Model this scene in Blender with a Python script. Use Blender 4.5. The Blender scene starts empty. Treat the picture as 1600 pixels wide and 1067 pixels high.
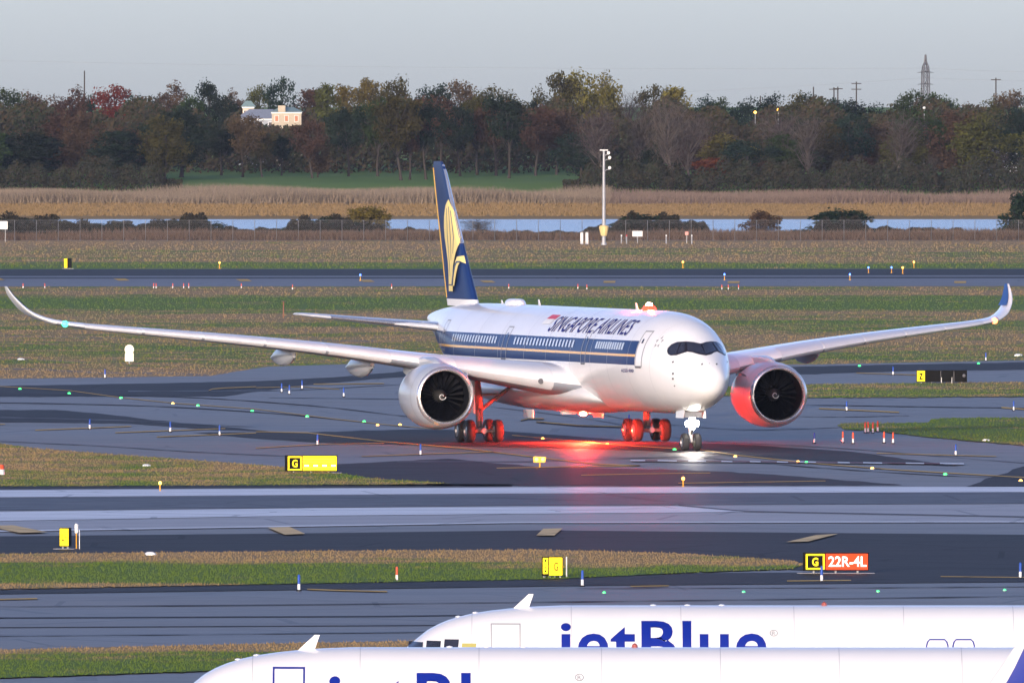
import bpy, bmesh, math, random
from mathutils import Vector, Matrix
from mathutils.bvhtree import BVHTree

# ------------------------------------------------------------------ camera, sky, sun, exposure
SC = bpy.context.scene
COL = SC.collection
FPX, CAMH, YH = 26300.0, 20.53, 165.0        # focal length in photo pixels, eye height, horizon row
cam_d = bpy.data.cameras.new('camera'); cam = bpy.data.objects.new('camera', cam_d); COL.objects.link(cam)
cam_d.sensor_width = 36.0; cam_d.sensor_fit = 'HORIZONTAL'; cam_d.lens = FPX * 36.0 / 1600.0
cam_d.clip_start = 5.0; cam_d.clip_end = 120000.0
cam.location = (0, 0, CAMH)
cam.rotation_euler = (math.radians(90) - math.atan((533.5 - YH) / FPX), 0, 0)
SC.camera = cam

SUN_AZ, SUN_EL = math.radians(195), math.radians(9)     # clockwise from +Y (view direction): low behind the camera, a little to its left
world = bpy.data.worlds.new('World'); SC.world = world; world.use_nodes = True
wt = world.node_tree; wt.nodes.clear()
wo = wt.nodes.new('ShaderNodeOutputWorld'); wb = wt.nodes.new('ShaderNodeBackground'); ws = wt.nodes.new('ShaderNodeTexSky')
ws.sky_type = 'NISHITA'; ws.sun_disc = False; ws.sun_elevation = SUN_EL; ws.sun_rotation = SUN_AZ
ws.altitude = 0; ws.air_density = 0.5; ws.dust_density = 1.2; ws.ozone_density = 1.2
wm = wt.nodes.new('ShaderNodeMix'); wm.data_type = 'RGBA'; wm.blend_type = 'MULTIPLY'; wm.inputs[0].default_value = 1.0     # white balance of the whole sky
wm.inputs[7].default_value = (0.975, 0.885, 0.985, 1); wt.links.new(ws.outputs[0], wm.inputs[6]); wt.links.new(wm.outputs[2], wb.inputs[0]); wb.inputs[1].default_value = 0.15
wt.links.new(wb.outputs[0], wo.inputs[0])
sun_d = bpy.data.lights.new('sun', 'SUN'); sun = bpy.data.objects.new('sun', sun_d); COL.objects.link(sun)
sun_d.energy = 1.35; sun_d.angle = math.radians(0.6); sun_d.color = (1.0, 0.90, 0.74)
sd = Vector((math.sin(SUN_AZ) * math.cos(SUN_EL), math.cos(SUN_AZ) * math.cos(SUN_EL), math.sin(SUN_EL)))
sun.rotation_euler = sd.to_track_quat('Z', 'Y').to_euler(); sun.location = (-20, -60, 80)
SC.view_settings.view_transform = 'Standard'; SC.view_settings.look = 'None'
SC.view_settings.gamma = 1.0; SC.view_settings.exposure = 1.1; SC.view_settings.use_curve_mapping = False
SC.render.engine = 'CYCLES'
SC.cycles.use_denoising = True
SC.cycles.max_bounces = 6; SC.cycles.volume_bounces = 0; SC.cycles.transparent_max_bounces = 8
SC.cycles.sample_clamp_indirect = 6.0

# ------------------------------------------------------------------ helpers
rnd = random.Random(7)

def gp(px, py, z=0.0):
    """ground point (at height z) that stands at a photo pixel"""
    D = FPX * (CAMH - z) / (py - YH)
    return ((px - 800.0) * D / FPX, D, z)

def at(px, D):  return (px - 800.0) * D / FPX
def zat(py, D): return CAMH - (py - YH) * D / FPX

def setp(o, label=None, cat=None, group=None, kind=None):
    if label: o['label'] = label
    if cat: o['category'] = cat
    if group: o['group'] = group
    if kind: o['kind'] = kind
    return o

def thing(name, label, cat, loc=(0, 0, 0), rz=0.0, group=None):
    o = bpy.data.objects.new(name, None); COL.objects.link(o)
    o.empty_display_size = 0.3
    o.location = loc; o.rotation_euler = (0, 0, rz)
    return setp(o, label, cat, group)

def link(name, me, mat=None, parent=None):
    o = bpy.data.objects.new(name, me); COL.objects.link(o)
    if mat is not None and len(me.materials) == 0: me.materials.append(mat)
    if parent is not None: o.parent = parent
    return o

class MB:
    def __init__(s): s.v = []; s.f = []
    def add(s, vs, fs):
        b = len(s.v); s.v += [tuple(p) for p in vs]; s.f += [tuple(i + b for i in f) for f in fs]; return s
    def box(s, c, d, rz=0.0):
        x, y, z = c; a, b, h = d[0] / 2, d[1] / 2, d[2] / 2; cs, sn = math.cos(rz), math.sin(rz)
        vs = []
        for dz in (-h, h):
            for dx, dy in ((-a, -b), (a, -b), (a, b), (-a, b)):
                vs.append((x + dx * cs - dy * sn, y + dx * sn + dy * cs, z + dz))
        return s.add(vs, [(3, 2, 1, 0), (4, 5, 6, 7), (0, 1, 5, 4), (1, 2, 6, 5), (2, 3, 7, 6), (3, 0, 4, 7)])
    def tube(s, pts, rad, n=10, caps=True):
        pts = [Vector(p) for p in pts]
        if not isinstance(rad, (list, tuple)): rad = [rad] * len(pts)
        rings = []
        for i, p in enumerate(pts):
            t = (pts[min(i + 1, len(pts) - 1)] - pts[max(i - 1, 0)]).normalized()
            u = t.orthogonal().normalized() if i == 0 else (u - t * u.dot(t)).normalized()
            w = t.cross(u)
            rings.append([p + (u * math.cos(2 * math.pi * k / n) + w * math.sin(2 * math.pi * k / n)) * rad[i] for k in range(n)])
        return s.loft(rings, True, caps)
    def loft(s, rings, closed=True, caps=True):
        n = len(rings[0]); b = len(s.v)
        for r in rings: s.v += [tuple(p) for p in r]
        for i in range(len(rings) - 1):
            for k in range(n if closed else n - 1):
                k2 = (k + 1) % n
                s.f.append((b + i * n + k, b + i * n + k2, b + (i + 1) * n + k2, b + (i + 1) * n + k))
        if caps:
            s.f.append(tuple(b + k for k in reversed(range(n)))); s.f.append(tuple(b + (len(rings) - 1) * n + k for k in range(n)))
        return s
    def lathe(s, prof, axis='X', c=(0, 0, 0), n=32, caps=False):
        """prof: list of (axial, radius)"""
        rings = []
        for a, r in prof:
            ring = []
            for k in range(n):
                t = 2 * math.pi * k / n
                if axis == 'X': ring.append((c[0] + a, c[1] + r * math.cos(t), c[2] + r * math.sin(t)))
                elif axis == 'Y': ring.append((c[0] + r * math.cos(t), c[1] + a, c[2] + r * math.sin(t)))
                else: ring.append((c[0] + r * math.cos(t), c[1] + r * math.sin(t), c[2] + a))
            rings.append(ring)
        return s.loft(rings, True, caps)
    def prism(s, poly, y0, y1):
        """poly in (x,z), extruded in y"""
        n = len(poly)
        vs = [(x, y0, z) for x, z in poly] + [(x, y1, z) for x, z in poly]
        return s.add(vs, [tuple(range(n)), tuple(reversed(range(n, 2 * n)))] + [(k, k + n, (k + 1) % n + n, (k + 1) % n) for k in range(n)])
    def mesh(s, name, smooth=False, auto=None):
        me = bpy.data.meshes.new(name); me.from_pydata(s.v, [], s.f)
        bm = bmesh.new(); bm.from_mesh(me); bmesh.ops.recalc_face_normals(bm, faces=bm.faces)
        if smooth:
            for f in bm.faces: f.smooth = True
            if auto:
                for e in bm.edges:
                    if len(e.link_faces) == 2 and e.calc_face_angle(0) > auto: e.smooth = False
        bm.to_mesh(me); bm.free(); me.update()
        return me
    def build(s, name, mat, parent=None, smooth=False, auto=0.6):
        return link(name, s.mesh(name, smooth, auto), mat, parent)

def copy_tree(o, parent=None):
    c = o.copy(); COL.objects.link(c); c.parent = parent
    for ch in list(o.children): copy_tree(ch, c)
    return c

def pchip(xs, ys):
    n = len(xs); h = [xs[i + 1] - xs[i] for i in range(n - 1)]; d = [(ys[i + 1] - ys[i]) / h[i] for i in range(n - 1)]
    m = [d[0]] + [0.0] * (n - 2) + [d[-1]]
    for i in range(1, n - 1):
        if d[i - 1] * d[i] > 0:
            w1, w2 = 2 * h[i] + h[i - 1], h[i] + 2 * h[i - 1]
            m[i] = (w1 + w2) / (w1 / d[i - 1] + w2 / d[i])
    def f(x):
        x = min(max(x, xs[0]), xs[-1]); i = 0
        while i < n - 2 and x > xs[i + 1]: i += 1
        t = (x - xs[i]) / h[i]
        return ((2 * t**3 - 3 * t**2 + 1) * ys[i] + (t**3 - 2 * t**2 + t) * h[i] * m[i] + (-2 * t**3 + 3 * t**2) * ys[i + 1] + (t**3 - t**2) * h[i] * m[i + 1])
    return f

# ------------------------------------------------------------------ materials
class NT:
    def __init__(s, name):
        s.m = bpy.data.materials.new(name); s.m.use_nodes = True; s.t = s.m.node_tree; s.t.nodes.clear()
        s.o = s.n('ShaderNodeOutputMaterial')
    def n(s, typ, **kw):
        nd = s.t.nodes.new(typ)
        for k, v in kw.items(): setattr(nd, k, v)
        return nd
    def l(s, a, b): s.t.links.new(a, b)
    def val(s, sock, v):
        if hasattr(v, 'is_output') or isinstance(v, bpy.types.NodeSocket): s.l(v, sock)
        else: sock.default_value = v
    def math(s, op, a, b=None):
        nd = s.n('ShaderNodeMath', operation=op); s.val(nd.inputs[0], a)
        if b is not None: s.val(nd.inputs[1], b)
        return nd.outputs[0]
    def mix(s, fac, a, b):
        nd = s.n('ShaderNodeMix', data_type='RGBA'); s.val(nd.inputs[0], fac)
        for i, c in ((6, a), (7, b)):
            if isinstance(c, tuple): nd.inputs[i].default_value = (c[0], c[1], c[2], 1)
            else: s.l(c, nd.inputs[i])
        return nd.outputs[2]
    def noise(s, vec, scale, detail=4, rough=0.55):
        nd = s.n('ShaderNodeTexNoise'); nd.inputs['Scale'].default_value = scale; nd.inputs['Detail'].default_value = detail; nd.inputs['Roughness'].default_value = rough
        if vec is not None: s.l(vec, nd.inputs['Vector'])
        return nd.outputs[0]
    def ramp(s, fac, stops):
        nd = s.n('ShaderNodeValToRGB'); s.l(fac, nd.inputs[0]); cr = nd.color_ramp
        while len(cr.elements) < len(stops): cr.elements.new(0.5)
        for e, (p, c) in zip(cr.elements, stops):
            e.position = p; e.color = (c[0], c[1], c[2], 1) if isinstance(c, tuple) else (c, c, c, 1)
        return nd.outputs[0]
    def obj(s): return s.n('ShaderNodeTexCoord').outputs['Object']
    def pos(s): return s.n('ShaderNodeNewGeometry').outputs['Position']
    def scaled(s, vec, sc):
        nd = s.n('ShaderNodeMapping'); nd.inputs['Scale'].default_value = sc; s.l(vec, nd.inputs[0]); return nd.outputs[0]
    def bsdf(s, color, rough=0.5, metal=0.0, coat=0.0, spec=0.5, bump=None, bstr=0.2, bdist=0.02, em=None, ems=0.0):
        b = s.n('ShaderNodeBsdfPrincipled')
        if isinstance(color, tuple): b.inputs['Base Color'].default_value = (color[0], color[1], color[2], 1)
        else: s.l(color, b.inputs['Base Color'])
        s.val(b.inputs['Roughness'], rough); b.inputs['Metallic'].default_value = metal
        b.inputs['Coat Weight'].default_value = coat; b.inputs['Coat Roughness'].default_value = 0.08
        s.val(b.inputs['Specular IOR Level'], spec)
        if bump is not None:
            bn = s.n('ShaderNodeBump'); bn.inputs['Strength'].default_value = bstr; bn.inputs['Distance'].default_value = bdist
            s.l(bump, bn.inputs['Height']); s.l(bn.outputs[0], b.inputs['Normal'])
        if em: b.inputs['Emission Color'].default_value = (em[0], em[1], em[2], 1); b.inputs['Emission Strength'].default_value = ems
        s.l(b.outputs[0], s.o.inputs[0]); return s.m

def plain(name, c, rough=0.5, metal=0.0, coat=0.0, var=0.12, scale=1.5, spec=0.5, em=None, ems=0.0):
    t = NT(name); nz = t.noise(t.obj(), scale, 5, 0.65)
    f = t.ramp(nz, [(0.25, 0.0), (0.75, 1.0)])
    a = tuple(x * (1 - var) for x in c); b = tuple(min(1, x * (1 + var)) for x in c)
    return t.bsdf(t.mix(f, a, b), rough, metal, coat, spec, em=em, ems=ems)

def glow(name, c, s):
    return plain(name, tuple(min(0.8, x) for x in c), 0.3, var=0.02, em=c, ems=s)

M = {}
M['white_paint'] = plain('white_aircraft_paint', (0.80, 0.80, 0.80), 0.28, coat=0.5, var=0.03, scale=0.4)
M['grey_paint'] = plain('light_grey_paint', (0.42, 0.45, 0.50), 0.3, coat=0.4, var=0.05, scale=0.5)
M['belly_grey'] = plain('belly_grey_paint', (0.60, 0.60, 0.62), 0.32, coat=0.3, var=0.05, scale=0.4)
M['dark_grey'] = plain('dark_grey_metal', (0.10, 0.10, 0.11), 0.45, var=0.2)
M['steel'] = plain('bare_steel', (0.45, 0.44, 0.43), 0.35, metal=0.8, var=0.2, scale=3)
M['lip_metal'] = plain('polished_inlet_lip', (0.82, 0.80, 0.78), 0.22, metal=0.85, var=0.04)
M['rubber'] = plain('tyre_rubber', (0.03, 0.03, 0.032), 0.75, var=0.2, scale=4)
M['black'] = plain('black_matt', (0.006, 0.006, 0.008), 0.7, spec=0.2, var=0.2)
M['glass'] = plain('cockpit_glass', (0.025, 0.028, 0.045), 0.05, coat=0.6, var=0.3, scale=2)
M['window'] = plain('cabin_window', (0.55, 0.60, 0.66), 0.15, coat=0.3, var=0.1)
M['navy'] = plain('navy_paint', (0.012, 0.035, 0.135), 0.3, coat=0.1, spec=0.3, var=0.06, scale=0.4)
M['navy_text'] = plain('navy_lettering', (0.02, 0.02, 0.17), 0.5, spec=0.15, var=0.03)
M['blue_text'] = plain('deep_blue_lettering', (0.005, 0.02, 0.26), 0.3, coat=0.3, var=0.03)
M['gold'] = plain('gold_paint', (0.82, 0.50, 0.10), 0.4, coat=0.0, spec=0.2, var=0.05)
M['pale_gold'] = plain('pale_gold_paint', (0.88, 0.70, 0.26), 0.4, coat=0.0, spec=0.2, var=0.05)
M['red_paint'] = plain('red_paint', (0.65, 0.03, 0.05), 0.4, var=0.05)
M['seam'] = plain('panel_seam', (0.30, 0.31, 0.34), 0.5, var=0.1)
M['fence_steel'] = plain('weathered_fence_steel', (0.16, 0.17, 0.19), 0.6, metal=0.2, var=0.15)
M['galv'] = plain('galvanised_steel', (0.36, 0.37, 0.39), 0.5, metal=0.3, var=0.12, scale=2)
M['amber_paint'] = plain('orange_yellow_paint', (0.75, 0.36, 0.02), 0.5, var=0.08)
M['blue_post'] = plain('blue_reflective_sleeve', (0.01, 0.07, 0.40), 0.4, var=0.08)
M['white_post'] = plain('white_reflective_band', (0.82, 0.82, 0.80), 0.45, var=0.05)
M['orange_post'] = plain('orange_reflective_sleeve', (0.75, 0.10, 0.03), 0.5, var=0.08)
M['sign_yellow'] = plain('lit_yellow_sign_face', (0.85, 0.62, 0.01), 0.6, var=0.08, scale=2.5, spec=0.15, em=(1.0, 0.78, 0.02), ems=0.45)
M['sign_red'] = plain('lit_red_sign_face', (0.60, 0.05, 0.01), 0.6, var=0.06, spec=0.15, em=(1.0, 0.08, 0.015), ems=0.2)
M['sign_white'] = plain('sign_white_letter', (0.85, 0.85, 0.82), 0.4, var=0.02, em=(1, 0.95, 0.9), ems=0.4)
M['sign_black'] = plain('sign_black_letter', (0.006, 0.006, 0.006), 0.7, spec=0.1, var=0.05)
M['light_green'] = glow('green_lamp', (0.04, 1.0, 0.14), 2.2)
M['light_amber'] = glow('amber_lamp', (1.0, 0.42, 0.06), 4)
M['light_blue'] = glow('blue_lamp', (0.06, 0.16, 1.0), 4)
M['light_red'] = glow('red_lamp', (1.0, 0.10, 0.04), 10)
M['landing'] = glow('landing_lamp', (1.0, 0.93, 0.82), 60)
M['beacon_low'] = glow('belly_beacon_lamp', (1.0, 0.030, 0.012), 24000)
M['beacon_halo_glass'] = glow('red_beacon_halo_glass', (1.0, 0.014, 0.006), 8)
M['beacon_top'] = glow('crown_beacon_lamp', (1.0, 0.045, 0.02), 7000)

def asphalt(name, c0, c1, rough, streak=(0.01, 0.05, 1), spec=0.35):
    t = NT(name); p = t.pos()
    n1 = t.noise(t.scaled(p, streak), 1.0, 6, 0.6); n2 = t.noise(p, 0.35, 5, 0.7); n3 = t.noise(p, 14, 3, 0.6)
    f = t.math('ADD', t.math('MULTIPLY', n1, 0.6), t.math('MULTIPLY', n2, 0.4))
    c = t.mix(t.ramp(f, [(0.35, 0.0), (0.65, 1.0)]), c0, c1)
    wear = t.noise(t.scaled(p, (0.006, 0.16, 1)), 1.0, 7, 0.7); c = t.mix(t.math('MULTIPLY', t.ramp(wear, [(0.5, 0.0), (0.72, 1.0)]), 0.6), c, tuple(x * 0.45 for x in c0))
    vo = t.n('ShaderNodeTexVoronoi'); vo.feature = 'DISTANCE_TO_EDGE'; vo.inputs['Scale'].default_value = 0.09; t.l(p, vo.inputs['Vector']); c = t.mix(t.math('MULTIPLY', t.math('LESS_THAN', vo.outputs['Distance'], 0.012), 0.5), c, tuple(x * 0.3 for x in c0))
    c = t.mix(t.math('MULTIPLY', t.ramp(n3, [(0.4, 0.0), (0.7, 1.0)]), 0.15), c, (0.2, 0.2, 0.2))
    r = t.math('ADD', t.math('MULTIPLY', n1, 0.2), rough - 0.1)
    return t.bsdf(c, r, spec=spec)
M['asphalt'] = asphalt('taxiway_asphalt', (0.120, 0.108, 0.100), (0.195, 0.176, 0.162), 0.54, spec=0.42)
M['asphalt_dark'] = asphalt('new_dark_asphalt_and_shade', (0.028, 0.028, 0.034), (0.048, 0.048, 0.058), 0.65, spec=0.035)
M['asphalt_far'] = asphalt('far_taxiway_asphalt', (0.12, 0.12, 0.14), (0.17, 0.165, 0.18), 0.6)
M['concrete'] = asphalt('runway_concrete', (0.30, 0.29, 0.30), (0.38, 0.365, 0.375), 0.55, (0.004, 0.3, 1))
M['concrete_pale'] = asphalt('pale_swept_concrete', (0.62, 0.63, 0.66), (0.76, 0.77, 0.80), 0.5, (0.003, 0.35, 1), spec=0.6)
M['rubbered'] = asphalt('rubber_streaked_runway', (0.02, 0.024, 0.036), (0.15, 0.15, 0.17), 0.55, (0.003, 0.55, 1), spec=0.07)
M['asphalt_worn'] = asphalt('wheel_polished_asphalt', (0.070, 0.066, 0.072), (0.11, 0.105, 0.11), 0.55, spec=0.2)
M['yellow_mark'] = asphalt('yellow_marking_paint', (0.58, 0.36, 0.09), (0.75, 0.50, 0.15), 0.8, (0.5, 0.5, 1), spec=0.12)
M['tan_mark'] = asphalt('faded_yellow_marking', (0.62, 0.44, 0.20), (0.80, 0.60, 0.30), 0.8, (0.5, 0.5, 1), spec=0.22)
M['white_mark'] = asphalt('white_marking_paint', (0.66, 0.67, 0.70), (0.80, 0.80, 0.82), 0.5, (0.2, 0.5, 1), spec=0.4)
M['red_mark'] = asphalt('dark_red_marking', (0.14, 0.05, 0.06), (0.22, 0.08, 0.09), 0.6, (0.5, 0.5, 1), spec=0.08)

def grass_mat(name, blades=False):
    """patchy autumn grass: green strips mown along the taxiways, dry brown between"""
    t = NT(name); p = t.pos()
    xyz = t.n('ShaderNodeSeparateXYZ'); t.l(p, xyz.inputs[0])
    n1 = t.noise(t.scaled(p, (0.02, 0.028, 0)), 1.0, 5, 0.6); n2 = t.noise(t.scaled(p, (0.16, 0.12, 0)), 1.0, 6, 0.7)
    # mown strips that differ across the field
    yy = t.n('ShaderNodeMapRange'); t.l(xyz.outputs[1], yy.inputs[0]); yy.inputs[1].default_value = 600; yy.inputs[2].default_value = 2600
    def pos_of(py): return (gp(0, py)[1] - 600) / 2000.0
    st = [(1060, .8), (1040, .85), (1018, .45), (1008, .15), (920, .2), (913, .75), (890, .85), (880, .2), (864, .12),
          (757, .62), (735, .35), (715, .5), (699, .25), (690, .8), (657, .8), (622, .72), (598, .3), (585, .25), (565, .5), (545, .55), (525, .28), (505, .6), (492, .2), (480, .85), (466, .8), (458, .25), (449, .5), (415, .8), (408, .35), (395, .45), (384, .18)]
    s2 = t.ramp(yy.outputs[0], sorted([(min(1, max(0, pos_of(a))), b) for a, b in st])[:32])
    f = t.math('ADD', t.math('ADD', t.math('MULTIPLY', n1, 1.3), t.math('MULTIPLY', n2, 1.7)), t.math('SUBTRACT', t.math('MULTIPLY', s2, 0.85), 1.93))
    f = t.ramp(t.math('ADD', f, 0.5), [(0.36, 0.0), (0.64, 1.0)])
    n3 = t.noise(p, 2.2, 4, 0.7)
    green = t.mix(n3, (0.075, 0.145, 0.016), (0.150, 0.215, 0.034))
    dry = t.mix(t.noise(t.scaled(p, (0.3, 0.2, 0)), 1.0, 5, 0.7), (0.215, 0.140, 0.062), (0.46, 0.315, 0.150))
    c = t.mix(f, dry, green)
    if blades:
        c = t.mix(t.math('MULTIPLY', t.noise(p, 9.0, 2), 0.08), c, (0.30, 0.24, 0.12))
    m = t.bsdf(c, 0.85, spec=0.12)
    if blades:      # a turf's leaning blades shade together, close to the lie of the ground
        b = [n for n in t.t.nodes if n.type == 'BSDF_PRINCIPLED'][0]; vm = t.n('ShaderNodeVectorMath', operation='MULTIPLY_ADD'); t.l(t.n('ShaderNodeNewGeometry').outputs['Normal'], vm.inputs[0])
        vm.inputs[1].default_value = (.34, .34, .34); vm.inputs[2].default_value = (0, -.12, .7); vn = t.n('ShaderNodeVectorMath', operation='NORMALIZE'); t.l(vm.outputs[0], vn.inputs[0]); t.l(vn.outputs[0], b.inputs['Normal'])
    return m
M['grass'] = grass_mat('airfield_grass'); M['grass_blades'] = grass_mat('airfield_grass_blades', True)

def leaf_mat(name, c, tr=0.25, var=0.45):
    t = NT(name); oi = t.n('ShaderNodeObjectInfo'); p = t.obj()
    n1 = t.noise(p, 3.5, 3, 0.6)
    a = tuple(x * (1 - var) for x in c); b = tuple(x * (1 + var) for x in c)
    col = t.mix(t.ramp(n1, [(0.3, 0.0), (0.7, 1.0)]), a, b)
    hs = t.n('ShaderNodeHueSaturation'); t.l(col, hs.inputs['Color'])
    t.l(t.math('ADD', t.math('MULTIPLY', oi.outputs['Random'], 0.06), 0.47), hs.inputs['Hue'])
    t.l(t.math('ADD', t.math('MULTIPLY', oi.outputs['Random'], 0.5), 0.75), hs.inputs['Value'])
    d = t.n('ShaderNodeBsdfDiffuse'); t.l(hs.outputs[0], d.inputs[0])
    tl = t.n('ShaderNodeBsdfTranslucent'); t.l(hs.outputs[0], tl.inputs[0])
    mx = t.n('ShaderNodeMixShader'); mx.inputs[0].default_value = tr; t.l(d.outputs[0], mx.inputs[1]); t.l(tl.outputs[0], mx.inputs[2])
    t.l(mx.outputs[0], t.o.inputs[0]); return t.m
LEAF = {
 'dark green': leaf_mat('dark_green_leaves', (0.020, 0.033, 0.019)),
 'green': leaf_mat('mid_green_leaves', (0.036, 0.060, 0.018)),
 'olive': leaf_mat('olive_leaves', (0.070, 0.066, 0.018)),
 'golden olive': leaf_mat('golden_olive_leaves', (0.130, 0.098, 0.026)),
 'brown': leaf_mat('brown_leaves', (0.082, 0.050, 0.030)),
 'rust red': leaf_mat('rust_red_leaves', (0.170, 0.052, 0.022)),
 'grey brown': leaf_mat('bare_twigs', (0.085, 0.066, 0.060), 0.1, 0.3),
}
M['bark'] = plain('grey_brown_bark', (0.050, 0.042, 0.036), 0.9, var=0.35, scale=3, spec=0.2)
M['pale_bark'] = plain('pale_bark', (0.10, 0.085, 0.075), 0.9, var=0.3, scale=3, spec=0.2)
M['reed'] = leaf_mat('dry_reed_plumes', (0.205, 0.15, 0.12), 0.2, 0.35)
M['marsh'] = leaf_mat('golden_marsh_grass', (0.25, 0.18, 0.085), 0.2, 0.3)
M['scrub'] = leaf_mat('dark_scrub_leaves', (0.040, 0.038, 0.026), 0.2, 0.5)
M['heath'] = leaf_mat('dry_brown_scrub', (0.100, 0.060, 0.045), 0.2, 0.4)
def water_mat():
    t = NT('bay_water'); p = t.pos()
    n = t.noise(t.scaled(p, (0.5, 0.12, 1)), 1.0, 4, 0.6)
    return t.bsdf((0.03, 0.05, 0.08), 0.22, spec=0.4, bump=n, bstr=1.0, bdist=1.5)
M['water'] = water_mat()
def wood_mat(name, cols, scale):
    t = NT(name); p = t.pos(); c = t.ramp(t.noise(t.scaled(p, (1, .3, .8)), scale, 3, .6), [(.3, cols[0]), (.45, cols[1]), (.55, cols[2]), (.68, cols[3])])
    c = t.mix(t.math('MULTIPLY', t.noise(p, 1.1, 3), .6), c, (.012, .018, .012))
    d = t.n('ShaderNodeBsdfDiffuse'); t.l(c, d.inputs[0]); t.l(d.outputs[0], t.o.inputs[0]); return t.m
M['wood'] = wood_mat('mixed_wood_leaves', [(.022, .036, .020), (.050, .048, .022), (.075, .050, .032), (.030, .044, .022)], .12)
M['under'] = wood_mat('mixed_undergrowth_leaves', [(.022, .034, .020), (.050, .036, .024), (.034, .040, .020), (.065, .052, .044)], .22)
# ------------------------------------------------------------------ the ground and the pavements
TER = [(-600, 0), (2682, 0), (2702, -1.0), (3078, -1.0), (3100, 0.1), (3440, 0.3), (3512, 0.6), (3560, 4.0), (3620, 5.0), (3800, 6.2), (4100, 7.2), (5200, 8.2), (12000, 10.0), (70000, 12.0)]
def terr(D):
    for (a, za), (b, zb) in zip(TER, TER[1:]):
        if a <= D <= b: return za + (zb - za) * (D - a) / (b - a)
    return 0.0

t = NT('far_park_lawn'); M['lawn'] = t.bsdf(t.mix(t.noise(t.scaled(t.pos(), (0.05, 0.02, 0)), 1.0, 5), (0.085, 0.165, 0.035), (0.17, 0.25, 0.06)), 0.9, spec=0.1)
t = NT('marsh_soil'); M['marsh_soil'] = t.bsdf(t.mix(t.noise(t.scaled(t.pos(), (0.03, 0.01, 0)), 1.0, 5), (0.22, 0.14, 0.05), (0.34, 0.23, 0.09)), 0.9, spec=0.1)
t = NT('grey_mud'); M['mud'] = t.bsdf(t.mix(t.noise(t.pos(), 0.2, 5), (0.05, 0.045, 0.04), (0.10, 0.09, 0.075)), 0.8)
W = 32000.0
g = MB()
for i, (D, z) in enumerate(TER): g.v += [(-W, D, z), (W, D, z)]
for i in range(len(TER) - 1): g.f.append((2 * i, 2 * i + 1, 2 * i + 3, 2 * i + 2))
me = bpy.data.meshes.new('ground'); me.from_pydata(g.v, [], g.f); me.update()
for k in ('grass', 'mud', 'marsh_soil', 'lawn'): me.materials.append(M[k])
for p in me.polygons:
    D = TER[p.index][0]
    p.material_index = 0 if D < 2682 else 1 if D < 3078 else 2 if D < 3512 else 3
setp(link('ground', me), kind='structure')
wat = MB().add([(-3000, 2670, -0.35), (3000, 2670, -0.35), (3000, 3098, -0.35), (-3000, 3098, -0.35)], [(0, 1, 2, 3)]).build('water', M['water'])
setp(wat, kind='structure')

def ragged(pts, amp, step, seed):
    """an outline with an uneven edge"""
    r = random.Random(seed); out = []
    for (x0, y0), (x1, y1) in zip(pts, pts[1:] + pts[:1]):
        n = max(1, int(abs(x1 - x0) / step)) if abs(x0) < 1900 and abs(x1) < 2400 else 1
        for k in range(n):
            u = k / n; j = 0 if k == 0 else r.gauss(0, amp); out.append((x0 + (x1 - x0) * u + (r.uniform(-.3, .3) * step if k else 0), y0 + (y1 - y0) * u + j))
    return out
def sheet(name, pts, mat, z, parent=None, kind='structure'):
    me = bpy.data.meshes.new(name)
    vs = [gp(x, y) for x, y in pts]; vs = [(a, b, z) for a, b, _ in vs]
    me.from_pydata(vs, [], [tuple(range(len(vs)))])
    bm = bmesh.new(); bm.from_mesh(me); bmesh.ops.triangulate(bm, faces=bm.faces)
    for f in bm.faces:
        f.normal_update()
        if f.normal.z < 0: f.normal_flip()
    bm.to_mesh(me); bm.free(); me.update()
    o = link(name, me, mat, parent)
    if kind and parent is None: setp(o, kind=kind)
    return o
def strip(name, pts, w, mat, z, parent=None, kind='structure'):
    """a band between an upper and a lower edge, w photo rows wide"""
    if not isinstance(w, list): w = [w] * len(pts)
    up = [(x, y - ww / 2) for (x, y), ww in zip(pts, w)]; dn = [(x, y + ww / 2) for (x, y), ww in zip(pts, w)]
    return sheet(name, up + dn[::-1], mat, z, parent, kind)

far_taxi = sheet('far_taxiway', [(-700, 421), (2300, 420), (2300, 447), (-700, 448)], M['asphalt_far'], 0.01)
sheet('dark_lane', [(-700, 421.4), (2300, 420.4), (2300, 430), (-700, 432)], M['asphalt_dark'], 0.03, far_taxi)
sheet('dark_lane', [(-700, 434.5), (2300, 432.5), (2300, 435), (-700, 436)], M['asphalt_dark'], 0.03, far_taxi)
for x, y in ((-5, 437), (190, 437.5), (381, 438.5), (573, 439.5), (762, 440.5), (952, 441), (1146, 441.5), (1500, 441.5), (1690, 442)):
    sg = -1 if x > 800 else 1
    sheet('chevron_marking', [(x - 11 - 2 * sg, y - 1.6), (x + 8 - 2 * sg, y - 1.6), (x + 11 + 2 * sg, y + 1.6), (x - 7 + 2 * sg, y + 1.6)], M['yellow_mark'], 0.05, far_taxi)
taxi = sheet('taxiway', [(-700, 596), (0, 592), (165, 590), (330, 587.5), (372, 580), (420, 573), (640, 566), (1000, 567), (1258, 570), (1600, 563), (2300, 549), (3200, 1300), (-1600, 1300)], M['asphalt'], 0.01)
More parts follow.
